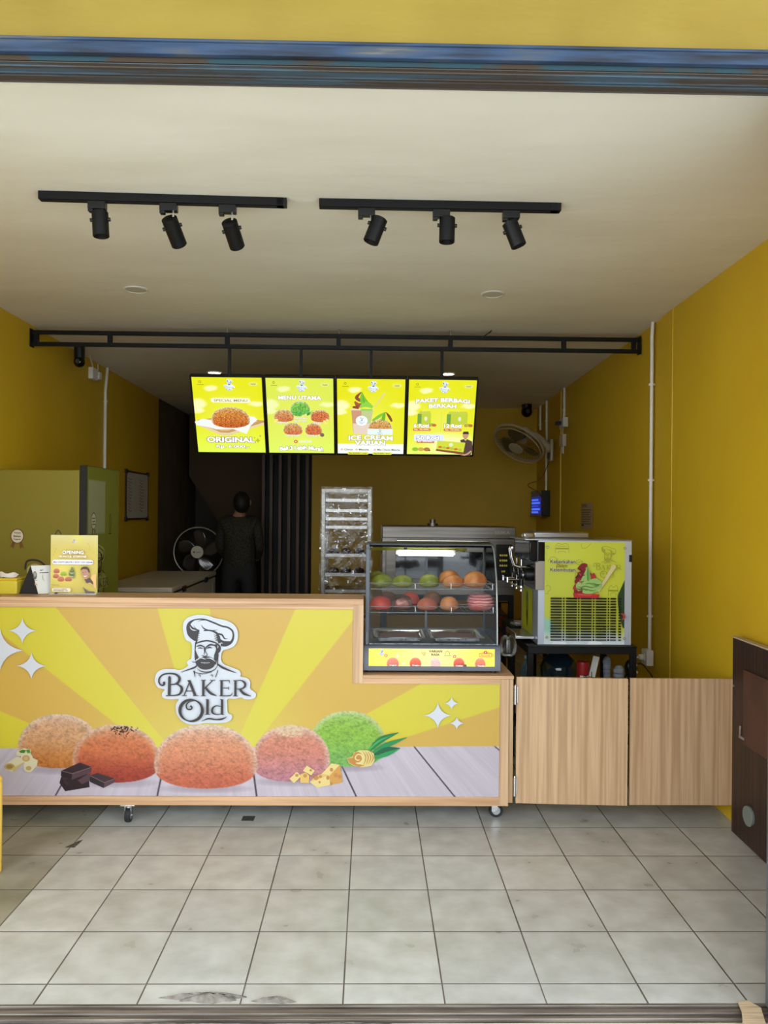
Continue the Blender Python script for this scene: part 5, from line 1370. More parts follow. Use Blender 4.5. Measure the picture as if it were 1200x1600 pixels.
# triangular end faces the viewer: ridge runs back and to the right
def tri_panel(sgn, mat_, nm, off=0):
    w2 = .050; L2 = .17
    r0 = Vector((-.012, 0, ch_)); d = Vector((.75, .32, 0)) * L2; n_ = Vector((.9, -.42, 0)).normalized()
    foot = n_ * w2 * sgn; t_ = .003
    p = [r0, r0 + d * .85, r0 + d * .85 + foot * 1.0 - Vector((0, 0, ch_ - .001)), r0 + foot * 1.0 - Vector((0, 0, ch_ - .001))]
    nn = (p[1] - p[0]).cross(p[3] - p[0]).normalized() * t_
    m = MB(); m.add([q_ + nn * off for q_ in p] + [q_ + nn * (off + 1) for q_ in p], [(0, 1, 2, 3), (4, 5, 6, 7), (0, 1, 5, 4), (1, 2, 6, 5), (2, 3, 7, 6), (3, 0, 4, 7)]); return m.build(nm, mat_, cal), p, nn
BKC = M('black_card', (20, 20, 22), .6)
r0 = Vector((PY(48, 884, 3.93).x - cal.location.x, 0, ch_))
fl = Vector((PY(30, 932, 3.93).x - cal.location.x, 0, .001)); frr = Vector((PY(61, 932, 3.93).x - cal.location.x, -.01, .001)); back = Vector((.075, .05, 0))
def slab3(pts, t, mat_, nm, par):
    n_ = (pts[1] - pts[0]).cross(pts[2] - pts[0]).normalized() * t
    m = MB(); k = len(pts); m.add(pts + [p + n_ for p in pts], [tuple(range(k)), tuple(range(k, 2 * k))] + [(i, (i + 1) % k, k + (i + 1) % k, k + i) for i in range(k)]); return m.build(nm, mat_, par)
slab3([r0, fl, frr], .001, BKC, 'black_end', cal)
slab3([r0, r0 + back, fl + back, fl], .002, BKC, 'rear_board', cal)
pg = slab3([r0, frr, frr + back, r0 + back], .002, M('calendar_page', (206, 204, 196), .5), 'printed_page', cal)
n_ = (frr - r0).cross(back).normalized()
if n_.y > 0: n_ = -n_
ex = back.normalized(); ez = (r0 - frr).normalized(); rotm = Matrix((ex, -n_, ez)).transposed()
a = Art(.001, 0, 0); a.T = (.62, 0, 6)
def pr_(l_): return l_
a.ell(28, 70, 14, 34, (90, 84, 76)); a.ell(28, 62, 8, 20, (150, 144, 130)); a.text('EST', 80, 30, 24, 9, (60, 56, 50), .04); a.rect(62, 48, 130, 53, (40, 38, 36)); a.stroke([(88, 60), (84, 90), (96, 120)], [2, 6, 2], (150, 160, 110)); a.rect(20, 108, 44, 111, (70, 66, 60)); a.poly([(24, 128), (48, 150), (24, 150)], (190, 140, 80)); 
a.T=None
a.build('page_print', PAPERPRINT, cal, r0 + n_ * .0028, rotm.to_euler())
# tissue box
tx1 = PY(34, 910, 3.95).x; tb = thing('tissue_box', 'yellow plastic tissue box with a crumpled tissue at the end of the ledge', 'tissue box', (tx1 - .12, 3.95, ztop))
tz = PY(20, 906, 3.95).z - ztop
MB().box(-.12, .118, -.05, .07, 0, tz).build('box_body', M('yellow_box', (196, 178, 52), .35), tb, .006, 3)
MB().box(-.12, .116, -.046, .066, tz, tz + .012).build('lid', M('amber_lid', (206, 170, 40), .35), tb, .004)
MB().sheet(lambda u, v: (-.03 + .13 * u, -.02 + .03 * v + .008 * math.sin(9 * u), tz + .012 + .028 * v * (1 - .35 * u) + .004 * math.sin(14 * u + 3 * v)), 20, 8).build('tissue', M('tissue_white', (225, 215, 208), .8), tb, recalc=False)
MB().sheet(lambda u, v: (-.12 + .14 * u + .02 * math.sin(6 * v), -.03 + .06 * v, tz + .012 + .035 * math.sin(PI * min(1, .25 + u)) + .006 * math.sin(20 * u + 7 * v)), 18, 8).build('wrapper', M('foil_wrapper', (206, 204, 110), .25, .3), tb, recalc=False)

# ================================================================== wall things
# whiteboard on left wall
ya, yb = 7.55, 8.28
zta, zba = PY(204, 736, ya).z, PY(204, 811, ya).z
wb = thing('whiteboard', 'small handwritten whiteboard with dark corners on the left wall', 'whiteboard', (wall_lx((ya + yb) / 2) + .004, (ya + yb) / 2, zba))
h_ = zta - zba; L2 = yb - ya
MB().box(0, .012, -L2 / 2, L2 / 2, 0, h_).build('board', M('board_white', (196, 190, 172), .3), wb)
f_ = MB()
for z_ in (0, h_): f_.box(-.001, .018, -L2 / 2 - .006, L2 / 2 + .006, z_ - .008, z_ + .008)
for y_ in (-L2 / 2, L2 / 2): f_.box(-.001, .018, y_ - .008, y_ + .008, 0, h_)
f_.build('frame', M('bronze_frame', (70, 44, 30), .4, .4), wb)
for z_ in (0, h_):
    for y_ in (-L2 / 2, L2 / 2): MB().box(-.001, .022, y_ - .022, y_ + .022, z_ - .022, z_ + .022).build('corner_cap', BLACKP, wb, .003)
a = Art(1, 0, 0); rr = random.Random(12)
for r in range(11):
    y_ = -h_ + .07 + r * (h_ - .12) / 11
    for x0_ in (.05, .42):
        a.stroke([(x0_, y_ * 1), (x0_ + .03, y_ - .01), (x0_ + .06, y_ + .006), (x0_ + rr.uniform(.09, .16), y_)], .006, (110, 84, 66), 3)
a.build('handwriting', PAPERPRINT, wb, (.0125, -L2 / 2, 0), (0, 0, PI / 2))
# notice on the right wall
yn = [(px_, 1.667 / ((px_ - 579) / FPX - .0317)) for px_ in (910, 928)]
Y0n, Y1n = yn[1][1], yn[0][1]; zc_ = PY(919, 806, (Y0n + Y1n) / 2)
nt_ = thing('wall_notice', 'small printed paper notice stuck to the right wall above the ice cream machine', 'notice', (wall_rx((Y0n + Y1n) / 2) - .003, (Y0n + Y1n) / 2, zc_.z), math.atan(-.0317))
hh = .115; ww = (Y1n - Y0n) / 2
MB().box(-.002, 0, -ww, ww, -hh, hh).build('sheet', M('notice_paper', (176, 150, 110), .7), nt_)
a = Art(1, 0, 0)
for k in range(4): a.rect(-ww + .04 + .05 * k, -hh + .012, -ww + .065 + .05 * k, -hh + .04, (90, 60, 30))
for k in range(7): a.rect(-ww + .03, -hh + .06 + k * .02, ww - .03 - .03 * (k % 3), -hh + .068 + k * .02, (110, 80, 44))
a.rect(-ww + .04, hh - .04, -ww + .12, hh - .025, (40, 28, 20))
a.build('notice_print', PAPERPRINT, nt_, (-.0025, 0, 0), (0, 0, -PI / 2))

def conduit(name, label, pts, r=.011, clips=()):
    t = thing(name, label, 'conduit', pts[0])
    p0 = Vector(pts[0]); MB().tube([Vector(p) - p0 for p in pts], r, 12).build('pipe', WHITEP, t)
    for c_ in clips:
        c_ = Vector(c_) - p0; MB().cyl(c_ - Vector((0, 0, .008)), c_ + Vector((0, 0, .008)), r * 1.35, n=14).box(c_.x - .03 * 0 - .02, c_.x + .02, c_.y - .005, c_.y + .005, c_.z - .006, c_.z + .006).build('clip', WHITEP, t)
    return t
yy = 5.06; xx = wall_rx(yy) - .013
conduit('wall_conduit', 'long white conduit down the right wall to the socket box', [(xx, yy, CEIL - .001), (xx - .004, yy, 2.66), (xx, yy + .01, 2.55), (xx, yy + .01, .62)], .0115, [(xx, yy + .01, 2.35), (xx, yy + .01, PY(1018, 750, yy).z), (xx, yy + .01, PY(1017, 963, yy).z)])
bz = PY(1015, 1027, yy).z
sb = thing('socket_box', 'white surface socket box with a plug at the foot of the long conduit', 'socket', (xx + .009, yy + .01, bz))
MB().box(-.045, .002, -.05, .05, -.05, .05).build('box', WHITEP, sb, .006, 3)
MB().cyl((-.045, .0, 0), (-.052, .0, 0), .028, n=24).build('socket_face', M('offwhite_plastic', (206, 200, 188), .4), sb)
cb = thing('plug_lead', 'white plug and short white lead running from the socket to the machine', 'cable', (xx - .043, yy + .01, bz))
MB().cyl((0, 0, 0), (-.028, 0, 0), .020, .016, n=18).build('plug', WHITEP, cb, .003)
MB().tube(crom([(-.03, 0, 0), (-.09, -.06, -.015), (-.2, -.22, -.045), (-.27, -.28, -.035)], 6), .005, 8).build('lead', WHITEP, cb)

yc = 6.9; xc = wall_lx(yc) + .013
conduit('wall_conduit', 'white conduit dropping from the ceiling on the left wall behind the fridge', [(xc + .005, yc + .03, CEIL - .001), (xc + .002, yc + .02, CEIL - .09), (xc, yc, CEIL - .2), (xc, yc, 1.2)], .013, [(xc, yc, CEIL - .3)])
for k, (px_, ztopy, zend, lab_) in enumerate(((846, 9.0, PY(846, 672, 9.0).z, 'thin white conduit on the right wall ending above the wall fan'), (858, 8.62, PY(858, 782, 8.6).z, 'thin white conduit down the right wall between fan and pilaster, reaching the blue screen'), (878, 7.72, PY(878, 655, 7.7).z, 'thin white conduit on the right wall feeding the white junction boxes'))):
    yk = ztopy; xk = wall_rx(yk) - .014; conduit('wall_conduit', lab_, [(xk, yk, CEIL - .001), (xk, yk, zend)], .013, [(xk, yk, CEIL - .22)])
yj = 7.70; xj = wall_rx(yj)
jb = thing('junction_box', 'pair of white junction boxes at the foot of a thin conduit beside the wall fan', 'junction box', (xj - .002, yj, PY(878, 661, yj).z))
MB().box(-.05, .0, -.09, .0, -.045, .05).box(-.045, .0, .01, .09, -.05, .045).build('box', WHITEP, jb, .005); MB().box(-.1, -.05, -.02, .03, -.02, .015).build('black_adaptor', BLACKP, jb, .003)
jb2 = thing('power_adaptor', 'cream power adaptor hanging just under the white junction boxes', 'adaptor', (xj - .002, yj + .03, PY(878, 688, yj).z))
MB().box(-.04, 0, -.07, .07, -.06, .06).build('case', M('cream_plastic', (206, 190, 160), .45), jb2, .006)
MB().tube([(-.02, -.03, -.06), (-.02, -.03, -.13)], .004, 6).tube([(-.02, .03, -.06), (-.02, .03, -.12)], .004, 6).tube([(-.02, 0, .06), (-.02, 0, .12)], .004, 6).build('lead', WHITEP, jb2)

# wall fan on the right wall
yw = 8.15; fc = PY(811, 692, 8.0)
wf = thing('wall_fan', 'oscillating wall fan tilted downward on its bracket on the right wall', 'fan', (wall_rx(yw) - .045, yw, PY(853, 695, yw).z))
c_ = Vector((fc.x, 8.0, fc.z)) - wf.location
nrm = Vector((-.50, -.36, -.76)).normalized(); R = 41 / FPX * 8.0
MB().ring(c_, nrm, R, .011, 56, 8).ring(c_ + nrm * .04, nrm, R * .97, .006, 56, 8).build('guard_rim', M('cream_rim', (190, 176, 146), .4), wf)
g = MB(); u_, v_ = frame_of(nrm)
for k in range(44):
    a_ = 2 * PI * k / 44; d = u_ * math.cos(a_) + v_ * math.sin(a_)
    g.tube([c_ + nrm * .075 + d * .06, c_ + nrm * .07 + d * R * .6, c_ + nrm * .02 + d * R * .98], .0014, 4); g.tube([c_ - nrm * .06 + d * .06, c_ - nrm * .05 + d * R * .6, c_ + d * R * .98], .0014, 4)
g.build('wire_guard', M('guard_wire', (96, 84, 66), .5, .3), wf)
MB().cyl(c_ + nrm * .07, c_ + nrm * .085, .075, n=32).build('hub_badge', M('cream_plastic2', (196, 182, 150), .4), wf, .003)
bl = MB()
for k in range(3):
    a0 = 2 * PI * k / 3
    def fb(u, v, a0=a0):
        r = .04 + (R * .85 - .04) * u; a_ = a0 + (v - .5) * 1.3 * (.4 + .6 * math.sin(PI * min(1, u * .8 + .15)))
        return c_ + (u_ * math.cos(a_) + v_ * math.sin(a_)) * r + nrm * (.01 + .04 * (v - .5))
    bl.sheet(fb, 10, 6)
o = bl.build('blade', M('olive_blades', (112, 98, 50), .3), wf, recalc=False); o.modifiers.new('t', 'SOLIDIFY').thickness = .003
CRM = M('cream_housing', (196, 180, 148), .45)
e_ = c_ - nrm * .14
MB().cyl(c_ - nrm * .04, e_, .065, .055, n=24).ball(tuple(e_), .06, .06, .06).build('motor_housing', CRM, wf)
MB().tube(crom([tuple(e_), tuple(e_ * .6 + Vector((0, 0, .02))), (-.06, 0, .0), (-.02, 0, -.06)], 6), [.035] * 18 + [.05], 14).build('bracket_arm', CRM, wf)
MB().box(-.03, .004, -.06, .06, -.17, .06).build('wall_plate', CRM, wf, .015, 3)
MB().box(-.045, -.028, -.03, .03, -.14, -.08).build('control_knob', BLACKP, wf, .004)
MB().tube(crom([(-.03, 0, -.17), (-.12, -.05, -.35), (-.25, 0, -.42), (-.12, .05, -.5), (-.06, .1, -.62)], 5), .004, 6).build('hanging_wire', M('brown_wire', (90, 40, 20), .5), wf)

# blue screen on the right wall
ym = 8.44; mzb, mzt = PY(846, 806, ym).z, PY(846, 766, ym).z
xm = PY(846, 790, ym).x
sc_ = thing('wall_monitor', 'small black monitor with a glowing blue picture high on the right wall', 'monitor', (xm, ym, mzb))
MB().box(0, wall_rx(ym) - xm + .01, 0, .55, 0, mzt - mzb).build('casing', BLACKP, sc_, .004)
a = Art(.001, 0, 0); hm = (mzt - mzb) * 1000
a.rect(0, -hm, 550, 0, (18, 18, 22)); a.rect(40, -hm + 65, 545, -20, (14, 26, 120)); 
for k in range(5): a.rect(40, -hm + 90 + 34 * k, 480 if k % 2 else 400, -hm + 112 + 34 * k, (70, 110, 250) if k != 2 else (30, 60, 190))
a.rect(40, -hm + 70, 280, -hm + 84, (20, 30, 90))
a.build('lit_picture', mat_print('monitor_glow', .3, 1.0), sc_, (-.001, .55, 0), (0, 0, -PI / 2))
MB().box(-.012, .01, -.001, .55, -.012, -.001).build('lower_shelf', M('grey_plastic', (90, 84, 76), .5), sc_)

# ball cameras
def cam_ball(px, py, Y, label, wallbox=False):
    p = PY(px, py, Y); zc = CEIL
    t = thing('security_camera', label, 'security camera', (p.x, Y, CEIL - .001))
    d = .0075 * 1; r = 8.5 / FPX * Y
    MB().cyl((0, 0, 0), (0, 0, (p.z - CEIL) + r * .2), r * .95, n=28).build('mount', BLACKP, t, .008, 3)
    MB().ball((0, 0, p.z - CEIL - r * .35), r, r, r * 1.05, 28, 18).build('camera_ball', BLK, t)
    MB().cyl((0, -r * .98, p.z - CEIL - r * .4), (0, -r * 1.04, p.z - CEIL - r * .4), r * .4, n=20).build('lens', M('lens_glass', (60, 62, 66), .08), t)
cam_ball(124, 562, 5.95, 'black ball security camera under the ceiling by the left wall')
cam_ball(823, 640, 8.9, 'black ball security camera under the ceiling at the back above the wall fan')
yq = 6.6; xq = wall_lx(yq)
q_ = thing('cable_box', 'white cable box and adaptor beside the ball camera on the left wall', 'junction box', (xq + .001, yq, PY(138, 585, yq).z))
MB().box(0, .04, -.10, .02, -.05, .045).box(0, .045, .04, .10, -.03, .03).build('box', WHITEP, q_, .005)
MB().tube([(.02, -.04, .045), (.04, -.16, .1), (.08, -.3, .16)], .006, 6).tube([(.02, .07, .03), (.02, .07, .1)], .005, 6).build('lead', WHITEP, q_)

# ================================================================== ceiling fittings
def rail(l, r, label):
    a_ = PZ(l[0], l[1], CEIL); b_ = PZ(r[0], r[1], CEIL); d = b_ - a_; L_ = d.length
    t = thing('track_rail', label, 'track rail', (a_.x, a_.y, CEIL), math.atan2(d.y, d.x))
    MB().box(0, L_, -.018, .018, -.032, -.0005).build('rail', BLACKMETAL, t, .001)
    MB().box(L_ - .03, L_ + .012, -.018, .018, -.032, -.0005).build('end_cap', BLACKP, t, .002)
    MB().box(.01, L_ - .03, -.006, .006, -.034, -.0315).build('conductor_slot', M('slot_dark', (8, 8, 8), .6), t)
    return t, a_, d.normalized()
rl1 = rail((62, 300), (444, 311), 'black ceiling track rail nearest the left wall, three spotlights hung from it')
rl2 = rail((499, 312), (871, 319), 'black ceiling track rail on the side of the half doors, three spotlights hung from it')
def spot(rl, px, top, bot, label, lean_back=0.):
    t0, a_, d = rl
    # adapter on the rail under pixel column px
    s = (PZ(px, 306, CEIL) - a_).dot(d); base = a_ + d * s
    t = thing('track_spotlight', label, 'spotlight', (base.x, base.y, CEIL - .0335), t0.rotation_euler.z, 'black spotlights on the ceiling tracks')
    Yb = base.y
    P0 = PY(top[0], top[1], Yb) - t.location; P1 = PY(bot[0], bot[1], Yb) - t.location
    rz = Matrix.Rotation(-t.rotation_euler.z, 3, 'Z'); P0 = rz @ P0; P1 = rz @ P1
    if lean_back: P1 = P1 + Vector((0, lean_back, 0))
    MB().box(-.034, .034, -.017, .017, -.030, 0).box(-.034, -.014, -.013, .013, -.040, -.028).build('adaptor', BLACKP, t, .002)
    r = .0315; ax = (P1 - P0).normalized(); mid = P0 * .68 + P1 * .32
    side = Vector((1, 0, 0)) if abs(ax.x) < .3 else ax.cross(Vector((0, 1, 0))).normalized()
    xs = .018
    if abs(ax.x) < .3:
        st_ = MB().tube([(xs, 0, -.028), (xs, .0, P0.z + .004)], .0045, 8)
    else:
        k = -1 if ax.x < 0 else 1
        st_ = MB().tube([(xs, 0, -.028), (xs, 0, (mid).z + .01)], .0045, 8)
    st_.build('stem', CHROME, t)
    MB().lathe([(0, 0), (r * .85, 0), (r, .003), (r, (P1 - P0).length - .002), (r * .93, (P1 - P0).length), (r * .85, (P1 - P0).length - .004), (.001, (P1 - P0).length - .02)], P0, 32, ax).build('lamp_barrel', BLACKMETAL, t)
    sd_ = ax.cross(Vector((0, 1, 0))).normalized()
    MB().cyl(mid - sd_ * (r + .008), mid + sd_ * (r + .008), .0075, n=14).build('pivot_knob', BLACKP, t, .001)
spot(rl1, 155, (156, 331), (158, 370), 'spotlight pointing straight down, first on the rail nearest the left wall')
spot(rl1, 264, (264, 341), (273, 371), 'spotlight tilted away, middle of the rail nearest the left wall', .09)
spot(rl1, 355, (358, 346), (366, 374), 'spotlight tilted away, last on the rail nearest the left wall', .09)
spot(rl2, 573, (594, 341), (579, 379), 'spotlight leaning toward the left wall, first on the rail with the half doors side')
spot(rl2, 692, (699, 340), (698, 379), 'upright spotlight in the middle of the rail on the half doors side')
spot(rl2, 804, (796, 347), (811, 385), 'spotlight leaning toward the right wall, last on its rail')

def downlight(px, py, rpx, lit, label):
    p = PZ(px, py, CEIL); r = rpx / FPX * p.y
    t = thing('recessed_downlight', label, 'ceiling light', (p.x, p.y, CEIL), 0)
    MB().lathe([(r * .8, -.001), (r * .86, -.007), (r, -.004), (r, -.0005)], n=36).build('bezel', WHITEP, t)
    MB().cyl((0, 0, -.0045), (0, 0, -.0005), r * .82, n=36).build('diffuser', M('lit_diffuser', (255, 250, 238), .4, emis=14.) if lit else M('milky_diffuser', (206, 200, 184), .5), t)
downlight(213, 452, 19, False, 'unlit round downlight in the ceiling nearest the left wall')
downlight(770, 459, 19, False, 'unlit round downlight in the ceiling on the right, beyond the track spotlights')
downlight(335, 582, 11, True, 'lit round downlight just above the special menu screen')
downlight(700, 584, 11, True, 'lit round downlight just above the bread package screen')

# ================================================================== hanging frame and menu screens
YB = 5.37
bl_ = PY(49, 532, YB); br_ = PY(997, 540, YB)
zt_ = CEIL - .035; zb_ = zt_ - .105
hf = thing('ceiling_frame', 'long black steel ladder frame under the ceiling from wall to wall', 'frame', (0, YB, CEIL))
xl, xr = wall_lx(YB) + .003, wall_rx(YB) - .003
B_ = .026
def zr(z): return z - CEIL
MB().box(xl, xr, -.013, .013, zr(zt_) - B_, zr(zt_)).build('top_tube', BLACKMETAL, hf, .001)
MB().box(xl, xr, -.013, .013, zr(zb_), zr(zb_) + B_).build('bottom_tube', BLACKMETAL, hf, .001)
for px in (57, 172, 355, 529, 704, 881, 990):
    x_ = PY(px, 535, YB).x
    x_ = min(max(x_, xl + .016), xr - .016); MB().box(x_ - .015, x_ + .015, -.0125, .0125, zr(zb_) + B_, zr(zt_) - B_).build('spacer', BLACKMETAL, hf, .001)
for x_ in (xl, xr): 
    MB().box(min(x_, x_ + (.006 if x_ < 0 else -.006)), max(x_, x_ + (.006 if x_ < 0 else -.006)), -.03, .03, zr(zb_) - .008, zr(zt_) + .008).build('wall_plate', BLACKMETAL, hf)
for px in (355, 530, 704): x_ = PY(px, 535, YB).x; MB().cyl((x_, 0, zr(zt_)), (x_, 0, 0), .006, n=10).build('ceiling_bolt', STEEL, hf)

ztv = PY(520, 588.5, YB).z; zbv = PY(520, 711, 5.63).z
th = math.atan2(5.63 - YB, ztv - zbv); TH_ = math.hypot(5.63 - YB, ztv - zbv)
xs_ = [PY(px, 589, YB).x for px in (295.5, 411.5, 523.5, 636.5, 748.5)]
names = ['special menu', 'main menu with five buns', 'ice cream variants', 'bread sharing packages']
def sky(top, bot):
    def f(X, Y):
        img = np.zeros(X.shape + (3,)); img[:] = top; mixc(img, bot, sst(300, 640, Y)); mixc(img, (232, 236, 110), .7 * np.clip(1 - np.hypot((X - 250), (Y - 330) * 1.1) / 330, 0, 1)); 
        n = fbm(X / 38, Y / 22, 3)
        for cx, cy, rx, ry in ((130, 85, 60, 26), (30, 205, 70, 50), (450, 205, 70, 26), (20, 260, 60, 30)):
            mixc(img, (246, 248, 205), np.clip((1 - ((X - cx) / rx) ** 2 - ((Y - cy) / ry) ** 2) * 1.4 + (n - .5) * 1.2, 0, 1) * (np.hypot((X - cx) / rx, (Y - cy) / ry) < 1.35) * .85)
        return img
    return f
WH = (252, 252, 250); OUT = (150, 148, 110); ORB = ((222, 136, 62), (196, 96, 36), (236, 190, 130))
def menu1(X, Y):
    img = sky((226, 226, 18), (226, 244, 80))(X, Y)
    return img
def base_art(k, fn):
    a = Art((xs_[k + 1] - xs_[k] - .022) / 500, 250, 0, (TH_ - .028) / 600)
    a.raster(0, 0, 500, 600, 220, 264, fn)
    a.T = (.085, 215, 8); chef_logo(a, (70, 100, 130), (236, 246, 250)); a.T = None
    a.ell(62, 30, 9, 10, (140, 150, 30)); a.ell(62, 30, 5, 6, (226, 226, 40)); a.rect(40, 50, 88, 54, (150, 156, 30)); a.pill(405, 30, 470, 56, (226, 228, 130)); a.text('halal', 438, 43, 34, 12, (130, 140, 60), .02)
    return a
arts = []
def f1(X, Y):
    img = sky((226, 226, 18), (224, 244, 84))(X, Y)
    return img
a = base_art(0, f1)
a.pill(130, 155, 410, 190, (250, 250, 225)); a.text('SPECIAL MENU', 270, 173, 240, 20, (150, 130, 60), .015)
a.poly([(20, 330), (230, 300), (500, 330), (500, 355), (240, 450), (180, 450), (20, 372)], (196, 150, 96)); a.poly([(20, 350), (180, 430), (240, 432), (500, 345), (500, 362), (240, 455), (180, 452), (20, 374)], (226, 206, 160)); a.poly([(50, 335), (240, 310), (460, 335), (235, 415), (185, 415)], (222, 190, 140))
a.poly([(0, 345), (60, 320), (120, 330), (250, 290), (430, 300), (455, 322), (400, 375), (370, 440), (270, 400), (150, 405), (90, 385), (10, 372)], (236, 240, 236))
a.raster(118, 222, 402, 396, 110, 70, lambda X, Y: (lambda im: (paint_bun(im, X, Y, 122, 400, 224, 392, *ORB, 3, .10, 2.), im)[1])(np.full(X.shape + (3,), 236.)), lambda x, y: abs((x - 261) / 139) ** 2.15 + abs((y - 328) / (104 if y < 328 else 64)) ** (2 if y < 328 else 2.7) < .99)
a.text('ORIGINAL', 252, 488, 350, 46, WH, .045, outline=(110, 96, 60), ow=.05); a.text('Rp. 6.000,-', 262, 546, 240, 32, WH, .03, outline=(110, 110, 60), ow=.05)
a.star(448, 492, 22, (186, 190, 30)); a.star(468, 455, 12, (186, 190, 30)); a.star(425, 470, 9, (186, 190, 30)); arts.append(a)
def f2(X, Y):
    img = sky((214, 224, 60), (222, 242, 90))(X, Y); mixc(img, (220, 240, 130), np.full(X.shape, .25))
    paint_bun(img, X, Y, 175, 325, 178, 300, (120, 196, 76), (96, 180, 80), (170, 220, 130), 2, .08, 2.)
    for l, r, t, s_ in ((52, 200, 245, 3), (325, 468, 245, 4), (118, 262, 352, 5), (282, 408, 352, 6)):
        paint_bun(img, X, Y, l, r, t, t + 100, (226, 150, 90) if s_ in (3, 5) else (224, 116, 66), (214, 110, 70), (236, 220, 170), s_, .08, 2.)
    return img
a = base_art(1, f2)
a.text('MENU UTAMA', 250, 146, 320, 32, WH, .04, outline=OUT, ow=.05)
for t, x_, y_, w_ in (('PANDAN', 252, 308, 96), ('BUTTER', 252, 330, 90), ('VANILA', 118, 345, 86), ('KEJU', 378, 345, 60), ('ORIGINAL', 190, 448, 116), ('COKLAT', 340, 448, 100)): a.text(t, x_, y_, w_, 15, WH, .03, outline=(150, 130, 70), ow=.05)
for x_, y_ in ((62, 335), (72, 322), (430, 330), (450, 320), (440, 345), (272, 288), (292, 280)): a.ell(x_, y_, 11, 9, (246, 226, 130))
for k in range(3): a.stroke([(300, 285 - 5 * k), (350, 262 - 10 * k)], [6, 1], (30, 140, 70))
a.ell(410, 440, 16, 16, (120, 96, 90)); a.ell(210, 496, 15, 14, (214, 110, 60)); a.star(210, 496, 8, WH); a.pill(234, 489, 330, 503, (246, 250, 220)); a.text('Promo Spesial', 282, 496, 84, 8, (140, 120, 60), .01)
a.text('Beli 3 Lebih Murah', 252, 546, 330, 34, WH, .05, arch=12, outline=(96, 100, 120), ow=.05); arts.append(a)
def f3(X, Y):
    img = sky((226, 224, 18), (226, 226, 50))(X, Y); mixc(img, (240, 246, 240), sst(517, 522, Y)); return img
a = base_art(2, f3)
a.stroke([(275, 210), (345, 110)], [14, 20], (226, 216, 110)); a.ell(346, 108, 12, 11, (226, 216, 110))
a.poly([(105, 235), (265, 240), (235, 430), (120, 425)], (200, 150, 120)); a.poly([(180, 238), (265, 240), (235, 430), (185, 428)], (190, 200, 140)); a.poly([(118, 345), (250, 345), (236, 432), (122, 430)], (226, 206, 190)); a.rect(100, 230, 270, 240, (226, 214, 190))
for p, wd, c in (([(180, 95), (145, 140), (190, 170)], [6, 26, 20], (140, 70, 50)), ([(130, 170), (160, 200), (200, 190)], [12, 36, 20], (160, 84, 60)), ([(115, 215), (160, 215)], [14, 30], (140, 70, 50)), ([(185, 95), (190, 150), (215, 200)], [4, 44, 60], (120, 190, 50)), ([(170, 215), (215, 190), (262, 215)], [14, 44, 18], (140, 206, 70)), ([(175, 235), (262, 235)], [16, 16], (150, 206, 90)), ([(190, 120), (200, 180)], [2, 6], (80, 150, 40))): a.stroke(p, wd, c)
a.ell(182, 322, 44, 40, (240, 246, 246)); a.T = (.055, 150, 288); chef_logo(a, (80, 120, 150), None, False); a.T = None
a.raster(228, 300, 412, 400, 70, 40, lambda X, Y: (lambda im: (paint_bun(im, X, Y, 230, 410, 302, 430, (226, 160, 90), (210, 130, 60), (240, 200, 140), 8, .08, 2.), im)[1])(np.full(X.shape + (3,), 226.)), lambda x, y: ((x - 320) / 90) ** 2 + ((y - 381) / 79) ** 2 < .98)
for p, wd, c in (([(355, 245), (310, 280), (260, 315)], [4, 24, 12], (130, 196, 60)), ([(355, 245), (345, 280), (340, 315)], [4, 24, 26], (110, 176, 50)), ([(360, 245), (385, 280), (405, 320)], [4, 20, 14], (130, 70, 50))): a.stroke(p, wd, c)
a.rect(226, 380, 412, 428, (226, 240, 240)); a.T = (.045, 292, 378); chef_logo(a, (80, 120, 150), None, False); a.T = None
a.text('ICE CREAM', 250, 446, 330, 38, WH, .045, arch=6, outline=OUT, ow=.05); a.text('VARIAN', 245, 490, 230, 38, WH, .045, outline=OUT, ow=.05)
for t, x_, w_ in (('Choco', 85, 64), ('Matcha', 200, 74), ('Mix Choco Matcha', 385, 170)): a.text(t, x_, 545, w_, 15, (96, 90, 80), .02); a.ell(x_ - w_ / 2 - 18, 545, 8, 7, (220, 96, 60)); a.ell(x_ - w_ / 2 - 18, 545, 4, 3.5, WH)
a.pill(76, 565, 235, 586, (226, 226, 60)); a.pill(262, 565, 410, 586, (226, 226, 60)); a.text('Rp.8.000 / cup', 155, 576, 130, 12, (90, 90, 40), .02); a.text('Rp.9.000 / bun', 336, 576, 120, 12, (90, 90, 40), .02); arts.append(a)
def f4(X, Y):
    img = sky((226, 226, 18), (232, 246, 110))(X, Y); mixc(img, (244, 250, 190), np.clip((1 - np.hypot((X - 330) / 230, (Y - 520) / 120)) * 1.5, 0, .8)); return img
a = base_art(3, f4)
a.text('PAKET BERBAGI', 255, 150, 400, 32, WH, .045, arch=14, outline=OUT, ow=.05); a.text('BERKAH', 255, 196, 205, 30, WH, .045, arch=4, outline=OUT, ow=.05); a.rect(249, 240, 251, 400, (206, 210, 80))
